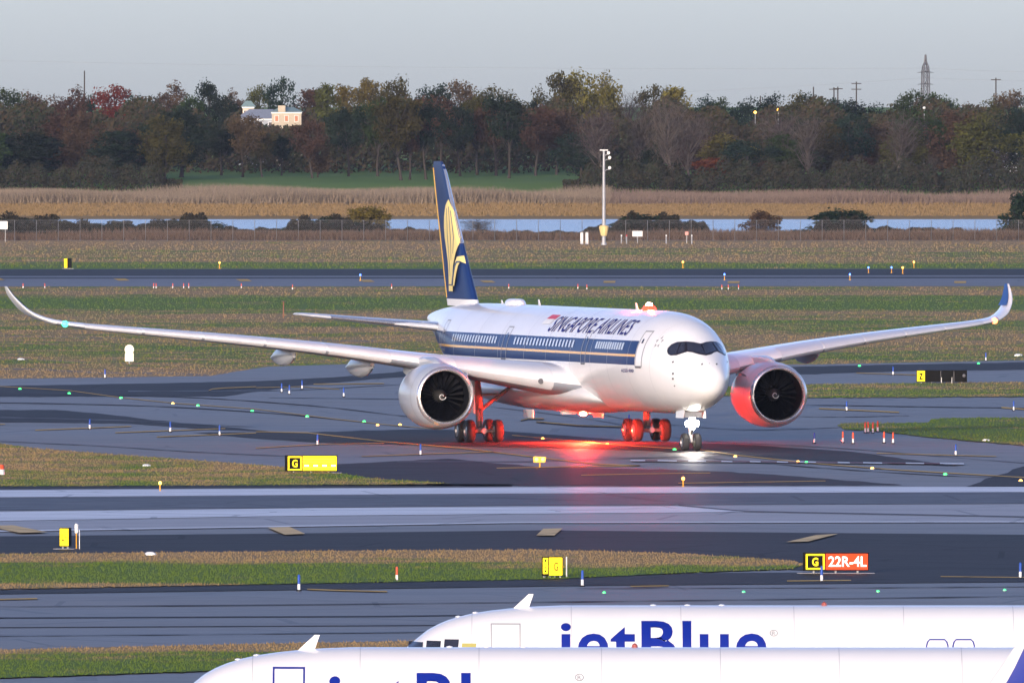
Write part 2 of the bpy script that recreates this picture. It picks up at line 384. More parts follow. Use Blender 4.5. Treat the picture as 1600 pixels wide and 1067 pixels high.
DARK = [
 [(-700, 606), (0, 603.5), (230, 599.5), (400, 596), (520, 590), (640, 580), (640, 588), (500, 600), (400, 612), (350, 619.5), (0, 620.5), (-700, 624)],
 [(-700, 634), (0, 641), (85, 641), (150, 646), (225, 655), (330, 665), (420, 674), (330, 672), (200, 662), (0, 660), (-700, 655)],
 [(300, 676), (480, 676), (640, 671.5), (770, 673), (1000, 690), (1150, 694), (1330, 706), (1500, 729), (1250, 719), (1000, 704), (700, 697), (500, 692), (380, 684)],  # shade beneath the airliner, painted on as a dark band
 [(1258, 573), (1600, 566.5), (2300, 553), (2300, 567), (1600, 578), (1420, 580), (1258, 585), (1150, 588), (1150, 576)],
 [(380, 736), (560, 724), (700, 717), (850, 731), (1000, 733), (1130, 737), (1250, 745), (1410, 758), (1000, 759.5), (500, 759.5)],
 [(1500, 764), (1600, 729), (2300, 760), (2300, 766)],
]
for i, poly in enumerate(DARK): sheet('resurfaced_and_shade_patch', ragged(poly, .22, 14, i), M['asphalt_dark'], 0.03, taxi)
TRK = [[(-300, 628), (0, 630), (200, 634), (420, 646), (640, 668)], [(-300, 650), (0, 653), (200, 658), (400, 668)], [(200, 612), (420, 611), (640, 601), (760, 598)], [(0, 616), (250, 620), (480, 634), (640, 652)], [(420, 622), (620, 624), (800, 640), (960, 662), (1080, 690)],
       [(800, 622), (900, 640), (1010, 660), (1180, 672), (1330, 668)], [(1150, 632), (1300, 634), (1500, 637), (1900, 640)], [(1180, 650), (1300, 652), (1420, 650)], [(1100, 690), (1300, 700), (1500, 716), (1800, 740)], [(1100, 716), (1300, 733), (1500, 745), (1800, 757)], [(0, 690), (150, 697), (330, 708), (520, 716)], [(620, 722), (800, 722), (1000, 716), (1200, 712)], [(-300, 950), (300, 947), (900, 941), (1800, 930)], [(-300, 997), (300, 992), (700, 988)], [(900, 920), (1300, 919), (1800, 916)]]
for i, pts in enumerate(TRK):
    fn = [pchip([p[0] for p in pts], [p[1] for p in pts])][0]; n = 26; xs = [pts[0][0] + (pts[-1][0] - pts[0][0]) * k / n for k in range(n + 1)]; r9 = random.Random(i)
    strip('tyre_track', [(x, fn(x)) for x in xs], [.3 + 1.1 * r9.random() for _ in xs], M['asphalt_worn'] if i % 3 else M['asphalt_dark'], 0.042, taxi)
# runway, its shoulders and the bands that wheels and sweeping left on it
runway = sheet('runway', [(-700, 768), (0, 765.5), (800, 761.5), (1600, 760.5), (2300, 760), (2300, 817), (1400, 817.5), (800, 818.5), (0, 832), (-700, 844)], M['concrete'], 0.03)
sheet('pale_lane', [(-700, 769.5), (0, 767.5), (800, 762.6), (2300, 761), (2300, 769), (1600, 770), (800, 772), (0, 778), (-700, 784)], M['concrete_pale'], 0.05, runway)
sheet('rubbered_lane', [(-700, 785), (0, 779), (800, 773), (1600, 770.5), (2300, 769.5), (2300, 786), (1600, 788), (800, 791), (0, 799), (-700, 806)], M['rubbered'], 0.05, runway)
sheet('pale_lane', [(-700, 808), (0, 801), (500, 795), (1060, 792), (1165, 801), (800, 804), (400, 808), (0, 815), (-700, 824)], M['concrete_pale'], 0.05, runway)
strip('edge_line', [(-700, 842.5), (0, 831), (800, 817.6), (1400, 816.6), (2300, 816)], 1.7, M['white_mark'], 0.05, runway)
strip('joint', [(1060, 791), (1165, 800.5), (1350, 804), (1600, 809), (2300, 812)], 0.9, M['asphalt_dark'], 0.07, runway)
sheet('runway_shoulder', [(-700, 852), (0, 838.5), (500, 833.5), (850, 829), (1150, 832), (1600, 836), (2300, 838), (2300, 905), (1500, 905), (850, 870), (-700, 880)], M['asphalt_dark'], 0.03)
sheet('runway_shoulder', [(-700, 765.6), (0, 761), (700, 757), (800, 757.3), (800, 761), (0, 765), (-700, 767.5)], M['asphalt_dark'], 0.03)
for poly in ([(418, 826.5), (452, 825.5), (477, 836.5), (445, 838)], [(838, 839), (849, 828.5), (879, 828), (866, 839.5)], [(1228, 849.5), (1275, 838.5), (1310, 836.5), (1263, 848.5)], [(1660, 861), (1745, 846), (1790, 845), (1700, 860)], [(-20, 824), (20, 823), (75, 834), (30, 835)]):
    sheet('chevron_marking', poly, M['tan_mark'], 0.09, runway)
sheet('near_shoulder', [(-700, 934), (0, 923), (400, 915), (850, 906.5), (1100, 896), (1600, 893), (2300, 893), (2300, 909), (1600, 910), (900, 916), (0, 929), (-700, 940)], M['asphalt_dark'], 0.034)
strip('tyre_track', [(-700, 968), (0, 966), (600, 963.5), (800, 961), (1000, 959)], 1.6, M['asphalt_dark'], 0.03, taxi)
strip('tyre_track', [(-700, 985), (0, 981), (400, 979), (800, 977)], 1.0, M['asphalt_dark'], 0.03, taxi)
YL = [
 ([(-300, 590), (0, 604.5), (108, 611), (189, 622), (270, 630.5), (400, 640), (520, 655), (600, 664), (690, 672)], 0.8),
 ([(55, 673), (205, 667)], 1.1), ([(180, 677), (352, 670.5)], 1.1), ([(245, 683.5), (400, 677.5)], 1.1), ([(-40, 665.5), (8, 663.5)], 1.1),
 ([(400, 675.5), (480, 677), (600, 691), (720, 701), (835, 715), (930, 726), (1000, 728.5)], 1.3),
 ([(400, 701), (500, 695), (600, 693.5)], 0.9), ([(565, 714), (700, 709), (775, 707)], 1.0),
 ([(776, 732.5), (850, 731), (930, 729.5), (1000, 728.5)], 1.2), ([(908, 743.5), (1000, 741.5), (1110, 740)], 1.0), ([(1060, 756), (1290, 752.5)], 0.9),
 ([(1090, 703), (1150, 712), (1260, 724), (1400, 735), (1600, 747), (1900, 765)], 1.2), ([(800, 681), (950, 695), (1075, 703)], 1.2),
 ([(1370, 709), (1460, 711.5), (1557, 714)], 1.0), ([(1280, 639), (1405, 645)], 1.5), ([(1565, 637.5), (1610, 641), (1720, 646)], 2.0), ([(1338, 583.5), (1430, 586.5)], 1.0),
 ([(490, 601), (600, 600)], 1.1), ([(400, 606.5), (470, 605), (530, 609)], 0.8),
 ([(-30, 938.5), (58, 936.5)], 1.6), ([(480, 922), (540, 924), (605, 925.5)], 1.8), ([(985, 917.5), (1045, 916.5)], 1.5), ([(1230, 909), (1330, 908)], 1.4), ([(1470, 902), (1600, 903.5)], 1.2),
]
for pts, w in YL: strip('painted_line', pts, w, M['yellow_mark'], 0.05, taxi)
for pts in ([(326, 611.5), (332, 609), (350, 607.5), (400, 605.5)], [(814, 658), (826, 655), (850, 655.5)], [(838, 660), (905, 666), (975, 668)]):
    strip('painted_line', pts, 2.6, M['asphalt_dark'], 0.05, taxi); strip('painted_line', pts, 1.0, M['yellow_mark'], 0.07, taxi)
x = 985.0; k = 0
while x < 1505:
    w = 16 + 22 * rnd.random(); y0 = 721.5 + (x - 1000) * 0.010
    strip('hold_dash', [(x, y0), (x + w, y0 + 0.5)], 1.7, M['white_mark'] if k % 2 == 0 else M['red_mark'], 0.09, taxi); x += w; k += 1

ISL = {
 'a': [(1120, 605), (1230, 601.5), (1600, 597.5), (2300, 589), (2300, 611), (1600, 620.5), (1258, 622.5), (1120, 619)],
 'b': [(1308, 665), (1320, 662), (1450, 661.5), (1456, 656), (1475, 654), (1600, 653.5), (2300, 648), (2300, 716), (1600, 697), (1450, 684), (1380, 675.5), (1320, 672)],
 'c': [(-700, 662), (0, 694.5), (60, 702), (150, 709), (330, 722), (450, 731.5), (600, 750), (705, 756.5), (600, 758.5), (0, 761), (-700, 765.5)],
 'd': [(-700, 873), (0, 867), (600, 861.5), (850, 860.5), (1050, 865.5), (1240, 877.5), (1256, 884), (1240, 890.5), (1100, 895), (850, 906.5), (400, 914.5), (0, 922), (-700, 932)],
 'e': [(-700, 1030), (0, 1017), (200, 1012), (640, 1003), (900, 997), (1000, 1001), (900, 1018), (640, 1038), (300, 1051), (0, 1061), (-700, 1078)],
}
for k, poly in ISL.items(): sheet('grass_island', ragged(poly, .35, 7, k), M['grass'], 0.055)
t = NT('bare_track_soil'); M['soil'] = t.bsdf(t.mix(t.noise(t.scaled(t.pos(), (0.2, 0.1, 0)), 1.0, 4), (0.18, 0.15, 0.13), (0.30, 0.26, 0.22)), 0.9, spec=0.1)
for pts, w in (([(-200, 575), (60, 577), (160, 583), (260, 583), (330, 586)], 2.2), ([(0, 525), (120, 527), (200, 529)], 1.2), ([(480, 532), (585, 533)], 2.0), ([(0, 560), (140, 566)], 1.0)):
    strip('dirt_track', pts, w, M['soil'], 0.01)

# ------------------------------------------------------------------ grass blades (nobody could count them)
def in_poly(x, y, poly):
    c = False; j = len(poly) - 1
    for i in range(len(poly)):
        xi, yi = poly[i]; xj, yj = poly[j]
        if (yi > y) != (yj > y) and x < (xj - xi) * (y - yi) / (yj - yi) + xi: c = not c
        j = i
    return c
def blades(name, pts, mat, label):
    vs = []; fs = []
    for (x, y, z, h, w) in pts:
        b = len(vs); a = rnd.uniform(-0.9, 0.9); dx, dy = math.cos(a) * w, math.sin(a) * w; l = rnd.uniform(-0.5, 0.5) * h
        vs += [(x - dx, y - dy, z - 0.02), (x + dx, y + dy, z - 0.02), (x + l, y + rnd.uniform(-.3, .3) * h, z + h)]; fs.append((b, b + 1, b + 2))
    me = bpy.data.meshes.new(name); me.from_pydata(vs, [], fs); me.update()
    return setp(link(name, me, mat), label, 'grass', kind='stuff')
def field(ya, yb, n, h0, h1, ok=None, x0=-250, x1=1850, zz=0.0):
    """random tufts on the ground between two distances, thinning out with distance"""
    out = []
    while len(out) < n:
        px, py = rnd.uniform(x0, x1), rnd.uniform(ya, yb)
        if ok and not ok(px, py): continue
        X, D, _ = gp(px, py); k = D / 900.0
        out.append((X, D, terr(D) + zz, rnd.uniform(h0, h1) * (0.6 + 0.8 * rnd.random()), 0.035 * k * (0.6 + rnd.random())))
    return out
top_edge = [(-700, 596), (0, 592), (165, 590), (330, 587.5), (372, 580), (420, 573), (640, 566), (1000, 567), (1258, 570), (1600, 563), (2300, 549)]
def above_taxi(px, py):
    for (a, ya), (b, yb) in zip(top_edge, top_edge[1:]):
        if a <= px <= b: return py < ya + (yb - ya) * (px - a) / (b - a)
    return False
blades('field_grass', field(448.5, 596, 60000, 0.05, 0.14, above_taxi), M['grass_blades'], 'patchy green and brown grass of the wide infield')
blades('outfield_grass', field(378, 419.5, 20000, 0.08, 0.22), M['grass_blades'], 'dry grass between the far taxiway and the fence')
for k, lab in (('a', 'green and tan grass island beside the black sign'), ('b', 'green grass wedge behind the orange markers'), ('c', 'dry and green grass island left of the long yellow sign'), ('d', 'long grass strip along the runway shoulder'), ('e', 'green grass strip beside the parked jet')):
    poly = ISL[k]; ys = [p[1] for p in poly]
    blades('island_grass', field(min(ys), max(ys), {'a': 7000, 'b': 7000, 'c': 22000, 'd': 26000, 'e': 14000}[k], 0.03, 0.10, lambda a, b: in_poly(a, b, poly), zz=0.055), M['grass_blades'], lab)
def tall(x0, x1, D0, D1, n, h0, h1, w):
    out = []
    for _ in range(n):
        D = rnd.uniform(D0, D1); px = rnd.uniform(x0, x1); X = at(px, D)
        k = 0.75 + 0.25 * math.sin(X * 0.11 + D * .05) * math.sin(X * 0.043 + 1.3)
        out.append((X, D, terr(D), rnd.uniform(h0, h1) * k, w * rnd.uniform(.6, 1.4)))
    return out
setp(blades('marsh_grass', tall(-300, 1900, 3104, 3440, 30000, 0.35, 0.8, 0.2), M['marsh'], 'golden marsh grass along the far bank of the water'))
setp(blades('reed_bed', tall(-300, 950, 3442, 3505, 50000, 2.7, 4.3, 0.10), M['reed'], 'tall pinkish dry reeds in front of the park lawn'))
setp(blades('reed_bed', tall(900, 1900, 3442, 3505, 26000, 1.8, 3.4, 0.10), M['reed'], 'low mauve reeds at the foot of the dark wood'))
o = blades('bank_scrub', tall(-300, 1900, 2555, 2610, 26000, 0.6, 2.1, 0.14), M['heath'], 'dry reddish scrub along the perimeter fence'); o['category'] = 'scrub'

# ------------------------------------------------------------------ trees
def tree_meshes(kind, seed):
    """trunk and crown of a tree 1 unit tall"""
    r = random.Random(seed); tb = MB(); vs = []; fs = []
    P = {'round': (0.12, 0.30, 0.62, 54, 0.105), 'tall': (0.16, 0.19, 0.60, 46, 0.085), 'parasol': (0.36, 0.30, 0.44, 44, 0.095),
         'bare': (0.22, 0.26, 0.62, 40, 0.10), 'bush': (0.02, 0.55, 0.9, 34, 0.19), 'pine': (0.30, 0.24, 0.5, 26, 0.10)}[kind]
    base, rad, hh, nc, cr = P
    lean = (r.uniform(-.05, .05), r.uniform(-.05, .05))
    def trunk(z): return Vector((lean[0] * z + 0.012 * math.sin(z * 9 + seed), lean[1] * z + 0.012 * math.cos(z * 7 + seed), z))
    if kind != 'bush':
        tb.tube([trunk(z) for z in (0, .02, .1, .2, .35, .5, .65, .82)], [.026, .019, .0155, .014, .012, .010, .007, .003], 7)
    else:
        for _ in range(4): 
            a = r.uniform(0, 6.28); tb.tube([(0, 0, 0), (.15 * math.cos(a), .15 * math.sin(a), .35), (.3 * math.cos(a), .3 * math.sin(a), .7)], [.02, .014, .004], 5)
    cents = []
    for i in range(nc):
        for _ in range(30):
            u = r.random(); z = base + hh * (u ** 0.85) + (1 - base - hh) * r.random() * 0.6
            zz = (z - base) / (1 - base)
            if kind == 'round' or kind == 'bush': R = rad * math.sqrt(max(0.02, 1 - (2 * zz - 0.85) ** 2 / 1.4))
            elif kind == 'parasol': R = rad * min(1, 0.35 + zz * 1.5) * math.sqrt(max(0.02, 1.05 - zz ** 3))
            elif kind == 'bare': R = rad * (0.25 + 0.9 * zz) * math.sqrt(max(0.05, 1.05 - zz ** 3))
            else: R = rad * math.sqrt(max(0.02, 1 - (2 * zz - 0.8) ** 2 / 1.5))
            a = r.uniform(0, 6.283); q = math.sqrt(r.random()) * (0.85 + 0.35 * math.sin(3 * a + seed) * r.random())
            c = trunk(z) + Vector((R * q * math.cos(a), R * q * math.sin(a), 0))
            if all((c - d).length > cr * 0.62 for d in cents): break
        cents.append(c)
    for i, c in enumerate(cents):
        if kind != 'bush' and (i % 3 == 0 or kind == 'bare'):
            z0 = max(base * 0.7, c.z - (0.10 + 0.20 * r.random()) - 0.25 * math.hypot(c.x, c.y)); p0 = trunk(z0); mid = (p0 * 0.5 + c * 0.5) + Vector((0, 0, -0.02))
            tb.tube([p0, mid, c], [0.0075, 0.0048, 0.0012], 5)
            if kind == 'bare':
                for _ in range(5):
                    e = c + Vector((r.gauss(0, .055), r.gauss(0, .055), abs(r.gauss(0.05, .05)))); m2 = mid * r.uniform(.2, .6) + c * 0.5; m2 = mid.lerp(c, r.uniform(.3, 1))
                    tb.tube([m2, e], [0.0026, 0.0008], 4)
        if kind == 'bare':
            n = 46
            for _ in range(n):     # sprays of twigs
                d = Vector((r.gauss(0, 1), r.gauss(0, 1), abs(r.gauss(0, 1)) + .3)).normalized(); p = c + Vector((r.gauss(0, cr * .6), r.gauss(0, cr * .6), r.gauss(0, cr * .6))); q = p + d * r.uniform(.03, .075)
                s = d.orthogonal().normalized() * 0.0022; b = len(vs); vs += [tuple(p - s), tuple(p + s), tuple(q)]; fs.append((b, b + 1, b + 2))
        else:
            n = 92 if kind != 'bush' else 80
            k = r.uniform(.75, 1.2); ls = 0.0155 if kind != 'bush' else 0.04
            for _ in range(n):
                d = Vector((r.gauss(0, 1), r.gauss(0, 1), r.gauss(0, 0.8))).normalized(); p = c + d * (cr * k * (r.random() ** 0.45))
                nn = (d * 0.7 + Vector((r.gauss(0, .6), r.gauss(0, .6), r.gauss(0.3, .6)))).normalized(); u = nn.orthogonal().normalized(); w = nn.cross(u)
                a = r.uniform(0, 3.14); u, w = u * math.cos(a) + w * math.sin(a), w * math.cos(a) - u * math.sin(a)
                l = ls * r.uniform(.6, 1.4); b = len(vs)
                vs += [tuple(p - u * l), tuple(p + w * l * .6), tuple(p + u * l * 1.1), tuple(p - w * l * .6)]; fs.append((b, b + 1, b + 2, b + 3))
    tm = tb.mesh('trunk', True); cm = bpy.data.meshes.new('crown'); cm.from_pydata(vs, [], fs); cm.update()
    # make the crown reach exactly 1
    top = max(v[2] for v in vs); cm.transform(Matrix.Scale(1 / top, 4)); tm.transform(Matrix.Scale(1 / top, 4))
    cm.materials.append(LEAF['green']); tm.materials.append(M['bark'])
    return tm, cm
PROTO = {k: [tree_meshes(k, 10 * i + j) for j in range(n)] for i, (k, n) in enumerate((('round', 4), ('tall', 3), ('parasol', 4), ('bare', 3), ('bush', 4), ('pine', 2)))}
def tree(name, kind, var, colour, px, D, ytop, wpx, label, cat, group, ybase=None, bark='bark'):
    z0 = terr(D); X = at(px, D); h = zat(ytop, D) - z0
    tm, cm = PROTO[kind][var % len(PROTO[kind])]
    nat = max(v.co.x for v in cm.vertices) - min(v.co.x for v in cm.vertices)
    sx = (wpx * D / FPX) / nat if wpx else h
    root = thing(name, label, cat, (X, D, z0 - 0.05), rnd.uniform(0, 6.28), group)
    root.scale = (sx, sx, h)
    for nm, me, mat in (('trunk', tm, M[bark]), ('crown', cm, LEAF[colour])):
        o = link(nm, me, None, root); o.material_slots[0].link = 'OBJECT'; o.material_slots[0].material = mat
    return root
ORD = ['first', 'second', 'third', 'fourth', 'fifth', 'sixth', 'seventh', 'eighth', 'ninth', 'tenth', 'eleventh', 'twelfth', 'thirteenth', 'fourteenth', 'fifteenth', 'sixteenth', 'seventeenth', 'eighteenth', 'nineteenth', 'twentieth']
def ordn(i):
    if i < 20: return ORD[i]
    tens = ['', '', 'twenty', 'thirty', 'forty', 'fifty', 'sixty', 'seventy', 'eighty'][(i + 1) // 10]; u = (i + 1) % 10
    return (tens + '-' + ORD[u - 1]) if u else tens[:-1] + 'ieth'
KW = {'round': 'broad', 'tall': 'slender', 'parasol': 'high-crowned', 'bare': 'leafless', 'pine': 'flat-topped', 'bush': 'low'}
# skyline row: (x, top row, width, kind, colour)
SKY = [(-60, 140, 90, 'round', 'olive'), (15, 134, 80, 'round', 'green'), (62, 139, 70, 'round', 'brown'), (105, 131, 62, 'round', 'brown'), (140, 146, 50, 'round', 'dark green'), (182, 128, 84, 'round', 'rust red'), (222, 141, 60, 'round', 'dark green'),
 (256, 124, 70, 'round', 'brown'), (292, 146, 60, 'round', 'green'), (327, 120, 52, 'pine', 'dark green'), (352, 140, 50, 'round', 'dark green'), (375, 136, 50, 'round', 'brown'), (408, 130, 56, 'round', 'olive'), (440, 116, 60, 'round', 'dark green'), (482, 136, 60, 'tall', 'brown'), (512, 128, 48, 'tall', 'olive'),
 (545, 130, 55, 'tall', 'golden olive'), (578, 120, 50, 'tall', 'golden olive'), (612, 115, 58, 'round', 'olive'), (650, 131, 56, 'round', 'dark green'), (690, 128, 64, 'round', 'dark green'), (722, 121, 74, 'round', 'brown'), (768, 130, 64, 'round', 'olive'), (806, 138, 60, 'round', 'olive'),
 (836, 146, 50, 'round', 'dark green'), (872, 106, 76, 'round', 'olive'), (908, 104, 84, 'round', 'golden olive'), (945, 108, 66, 'round', 'golden olive'), (984, 138, 54, 'bare', 'grey brown'), (1022, 128, 64, 'round', 'olive'), (1058, 132, 60, 'tall', 'golden olive'),
 (1090, 146, 60, 'round', 'dark green'), (1124, 150, 60, 'round', 'green'), (1160, 156, 60, 'round', 'dark green'), (1194, 142, 64, 'round', 'dark green'), (1232, 140, 70, 'round', 'olive'), (1270, 143, 70, 'round', 'dark green'), (1306, 150, 66, 'round', 'dark green'), (1345, 152, 70, 'round', 'dark green'), (1384, 156, 60, 'round', 'olive'),
 (1420, 138, 66, 'round', 'green'), (1462, 141, 74, 'round', 'green'), (1505, 158, 60, 'round', 'brown'), (1538, 150, 60, 'round', 'olive'), (1575, 138, 70, 'round', 'brown'), (1612, 142, 70, 'round', 'dark green'), (1670, 146, 90, 'round', 'olive')]
for i, (px, yt, w, kd, cl) in enumerate(SKY):
    D = 3960 + 90 * ((i * 7) % 5) / 4.0
    tree('skyline_tree', kd, i * 3 + 1, cl, px, D, yt, w * 1.15, '%s %s tree on the skyline of the far wood, %s from the left' % (KW[kd], cl, ordn(i)), 'tree', 'trees on the skyline')
# nearer row: the wall of wood on both sides and the park trees on the lawn
FRONT = []
r2 = random.Random(31)
for px in range(-70, 300, 25):
    FRONT.append((px + r2.uniform(-6, 6), r2.uniform(156, 205), r2.uniform(66, 96), r2.choice(['round', 'round', 'tall', 'round']), r2.choice(['dark green', 'dark green', 'olive', 'brown', 'green', 'brown']), 3575 + r2.uniform(0, 70)))
for px, yt, w, kd, cl in ((345, 190, 70, 'parasol', 'dark green'), (378, 176, 66, 'parasol', 'brown'), (409, 200, 54, 'parasol', 'olive'), (440, 208, 52, 'parasol', 'dark green'), (487, 182, 62, 'parasol', 'brown'), (497, 225, 54, 'round', 'brown'), (544, 160, 66, 'parasol', 'dark green'), (590, 150, 80, 'parasol', 'green'),
    (625, 142, 84, 'parasol', 'olive'), (640, 170, 64, 'parasol', 'brown'), (664, 150, 70, 'parasol', 'dark green'), (690, 146, 84, 'parasol', 'brown'), (718, 158, 66, 'parasol', 'dark green'), (746, 148, 76, 'parasol', 'olive'), (774, 152, 76, 'parasol', 'brown'), (797, 146, 82, 'parasol', 'dark green'), (838, 160, 76, 'parasol', 'brown'), (868, 168, 70, 'parasol', 'brown')):
    FRONT.append((px, yt, w, kd, cl, 3590 + r2.uniform(0, 90)))
for px, yt, w, kd, cl in ((908, 205, 90, 'round', 'dark green'), (940, 160, 96, 'bare', 'grey brown'), (972, 250, 70, 'round', 'olive'), (1002, 150, 84, 'bare', 'grey brown'), (1030, 230, 76, 'round', 'dark green'), (1048, 150, 90, 'bare', 'grey brown'), (1076, 165, 90, 'bare', 'grey brown'), (1090, 205, 80, 'round', 'brown'), (1112, 245, 60, 'tall', 'rust red'), (1130, 205, 86, 'round', 'golden olive'), (1166, 215, 86, 'round', 'dark green'), (1196, 250, 64, 'round', 'brown'),
    (1222, 160, 96, 'bare', 'grey brown'), (1240, 205, 90, 'round', 'green'), (1262, 175, 80, 'bare', 'grey brown'), (1286, 190, 90, 'round', 'olive'), (1322, 175, 90, 'round', 'dark green'), (1340, 240, 60, 'round', 'brown'), (1366, 185, 96, 'round', 'brown'), (1404, 170, 90, 'bare', 'grey brown'), (1412, 200, 90, 'round', 'olive'), (1452, 165, 110, 'round', 'green'), (1460, 235, 70, 'bare', 'grey brown'), (1488, 228, 70, 'bare', 'grey brown'), (1494, 170, 104, 'round', 'brown'), (1530, 172, 100, 'round', 'olive'), (1556, 230, 70, 'bare', 'grey brown'), (1596, 165, 90, 'round', 'dark green'), (1640, 180, 100, 'round', 'olive')):
    FRONT.append((px, yt, w, kd, cl, 3560 + r2.uniform(0, 80)))
FRONT.sort()
for i, (px, yt, w, kd, cl, D) in enumerate(FRONT):
    tree('wood_tree', kd, i, cl, px, D, yt, w * 1.1, '%s %s tree in the front row of the far wood, %s from the left' % (KW[kd], cl, ordn(i)), 'tree', 'trees in the front row of the wood', bark='pale_bark' if kd == 'bare' else 'bark')
# closed wood between the two rows and its undergrowth: reads as one mass
def leaf_mass(name, n, spots, size, mat, label, cat):
    vs = []; fs = []; r = random.Random(5)
    for _ in range(n):
        x, y, z = spots(r); nn = Vector((r.gauss(0, .6), r.gauss(-.5, .6), r.gauss(.3, .6))).normalized(); u = nn.orthogonal().normalized(); w = nn.cross(u); l = size * r.uniform(.6, 1.4); b = len(vs); p = Vector((x, y, z))
        vs += [tuple(p - u * l), tuple(p + w * l * .6), tuple(p + u * l), tuple(p - w * l * .6)]; fs.append((b, b + 1, b + 2, b + 3))
    me = bpy.data.meshes.new(name); me.from_pydata(vs, [], fs); me.update()
    return setp(link(name, me, mat), label, cat, kind='stuff')
def wood_spot(r):
    D = r.uniform(3700, 3870); px = r.uniform(-520, 2120); X = at(px, D)
    hmax = (13 + 2.0 * math.sin(X * .21) + 1.5 * math.sin(X * .53 + 2)) if not 375 < px < 480 else 9.6
    if px < -90 or px > 1690: hmax += 5 * r.random()
    return X, D, terr(D) + hmax * r.random() ** 0.8
leaf_mass('closed_wood', 110000, wood_spot, 0.5, M['wood'], 'dark closed mass of wood behind the park trees', 'wood')
def under_spot(r):
    D = r.uniform(3525, 3578); px = r.uniform(880, 2000) if r.random() < .68 else r.uniform(-400, 285); X = at(px, D)
    hmax = min(1, max(0.05, (px - 880) / 60) if px > 800 else max(0.05, (285 - px) / 50)) * 4.2 + 1.9 * math.sin(X * .35 + 1) * math.sin(X * .12) + 0.8 * math.sin(X * 1.3)
    return X, D, terr(D) + max(.5, hmax) * r.random()
leaf_mass('wood_undergrowth', 60000, under_spot, 0.30, M['under'], 'low dark undergrowth at the edge of the far wood', 'undergrowth')
# bushes along the perimeter fence, over a continuous low hedge
HEDGE = [(-200, 340), (0, 340), (100, 343), (120, 350), (250, 350), (270, 342), (320, 338), (335, 358), (440, 360), (455, 345), (550, 342), (600, 358), (700, 362), (900, 364), (950, 352), (980, 340), (1060, 340), (1100, 352), (1110, 365), (1270, 363), (1285, 340), (1350, 345), (1360, 358), (1500, 360), (1515, 369), (1570, 369), (1580, 345), (1800, 340)]
def hedge_spot(r):
    D = r.uniform(2612, 2668); px = r.uniform(-200, 1790)
    for (a, ya), (b, yb) in zip(HEDGE, HEDGE[1:]):
        if a <= px <= b: yt = ya + (yb - ya) * (px - a) / (b - a)
    X = at(px, D); h = zat(yt - 1, D) * (0.98 + 0.2 * math.sin(X * 1.1) + .14 * math.sin(X * 2.7 + 1))
    return X, D, max(.2, h) * r.random() ** .7
leaf_mass('fence_hedge', 90000, hedge_spot, 0.18, M['scrub'], 'continuous low dark hedge between the fence and the water', 'hedge')
BUSH = [(-45, 336, 80, 'dark green'), (20, 338, 84, 'dark green'), (75, 342, 66, 'olive'), (118, 350, 60, 'dark green'), (165, 347, 66, 'dark green'), (212, 352, 56, 'dark green'), (262, 342, 60, 'dark green'), (305, 334, 68, 'dark green'), (352, 360, 56, 'olive'), (410, 362, 66, 'olive'), (478, 340, 64, 'dark green'), (520, 334, 50, 'dark green'), (545, 345, 56, 'dark green'), (580, 318, 54, 'golden olive'),
 (630, 357, 64, 'brown'), (680, 360, 70, 'brown'), (752, 340, 60, 'grey brown'), (800, 362, 60, 'brown'), (860, 364, 70, 'olive'), (968, 352, 58, 'dark green'), (1012, 331, 74, 'dark green'), (1062, 344, 66, 'dark green'), (1120, 364, 56, 'olive'), (1189, 325, 48, 'brown'), (1250, 357, 50, 'dark green'), (1312, 323, 76, 'dark green'), (1358, 355, 54, 'dark green'), (1412, 358, 60, 'brown'), (1470, 357, 56, 'dark green'), (1540, 358, 40, 'dark green'), (1598, 292, 56, 'dark green'), (1660, 335, 80, 'olive')]
for i, (px, yt, w, cl) in enumerate(BUSH):
    tree('fence_bush', 'bush' if cl != 'grey brown' else 'bare', i, cl, px, 2625 + 12 * ((i * 5) % 4), yt, w * 1.5, '%s bush behind the perimeter fence, %s from the left' % (cl, ordn(i)), 'bush', 'bushes behind the perimeter fence')
# ------------------------------------------------------------------ perimeter fence
fd = 2545.0
fence = thing('perimeter_fence', 'long grey chain-link fence in front of the water', 'fence', (0, fd, 0))
post_me = MB().tube([(0, 0, 0), (0, 0, 2.9), (0, -.18, 3.2)], 0.045, 6).mesh('post', True); post_me.materials.append(M['fence_steel'])
x = at(-250, fd)
while x < at(1850, fd):
    o = link('post', post_me, None, fence); o.location = (x, 0, 0); x += 3.3
for z in (0.15, 1.5, 2.85, 3.05, 3.2):
    MB().tube([(at(-250, fd), -0.02 if z < 3 else -.1, z), (at(1850, fd), -0.02 if z < 3 else -.1, z)], 0.014, 4).build('rail_wire', M['fence_steel'], fence)
net = MB(); x = at(-250, fd)
while x < at(1850, fd):
    for dx in (2.7, -2.7): net.add([(x, 0.06, 0.1), (x + .012, 0.06, 0.1), (x + .012 + dx, 0.06, 2.8), (x + dx, 0.06, 2.8)], [(0, 1, 2, 3)])
    x += 0.33
setp(net.build('wire_mesh', M['fence_steel'], fence), kind='stuff')

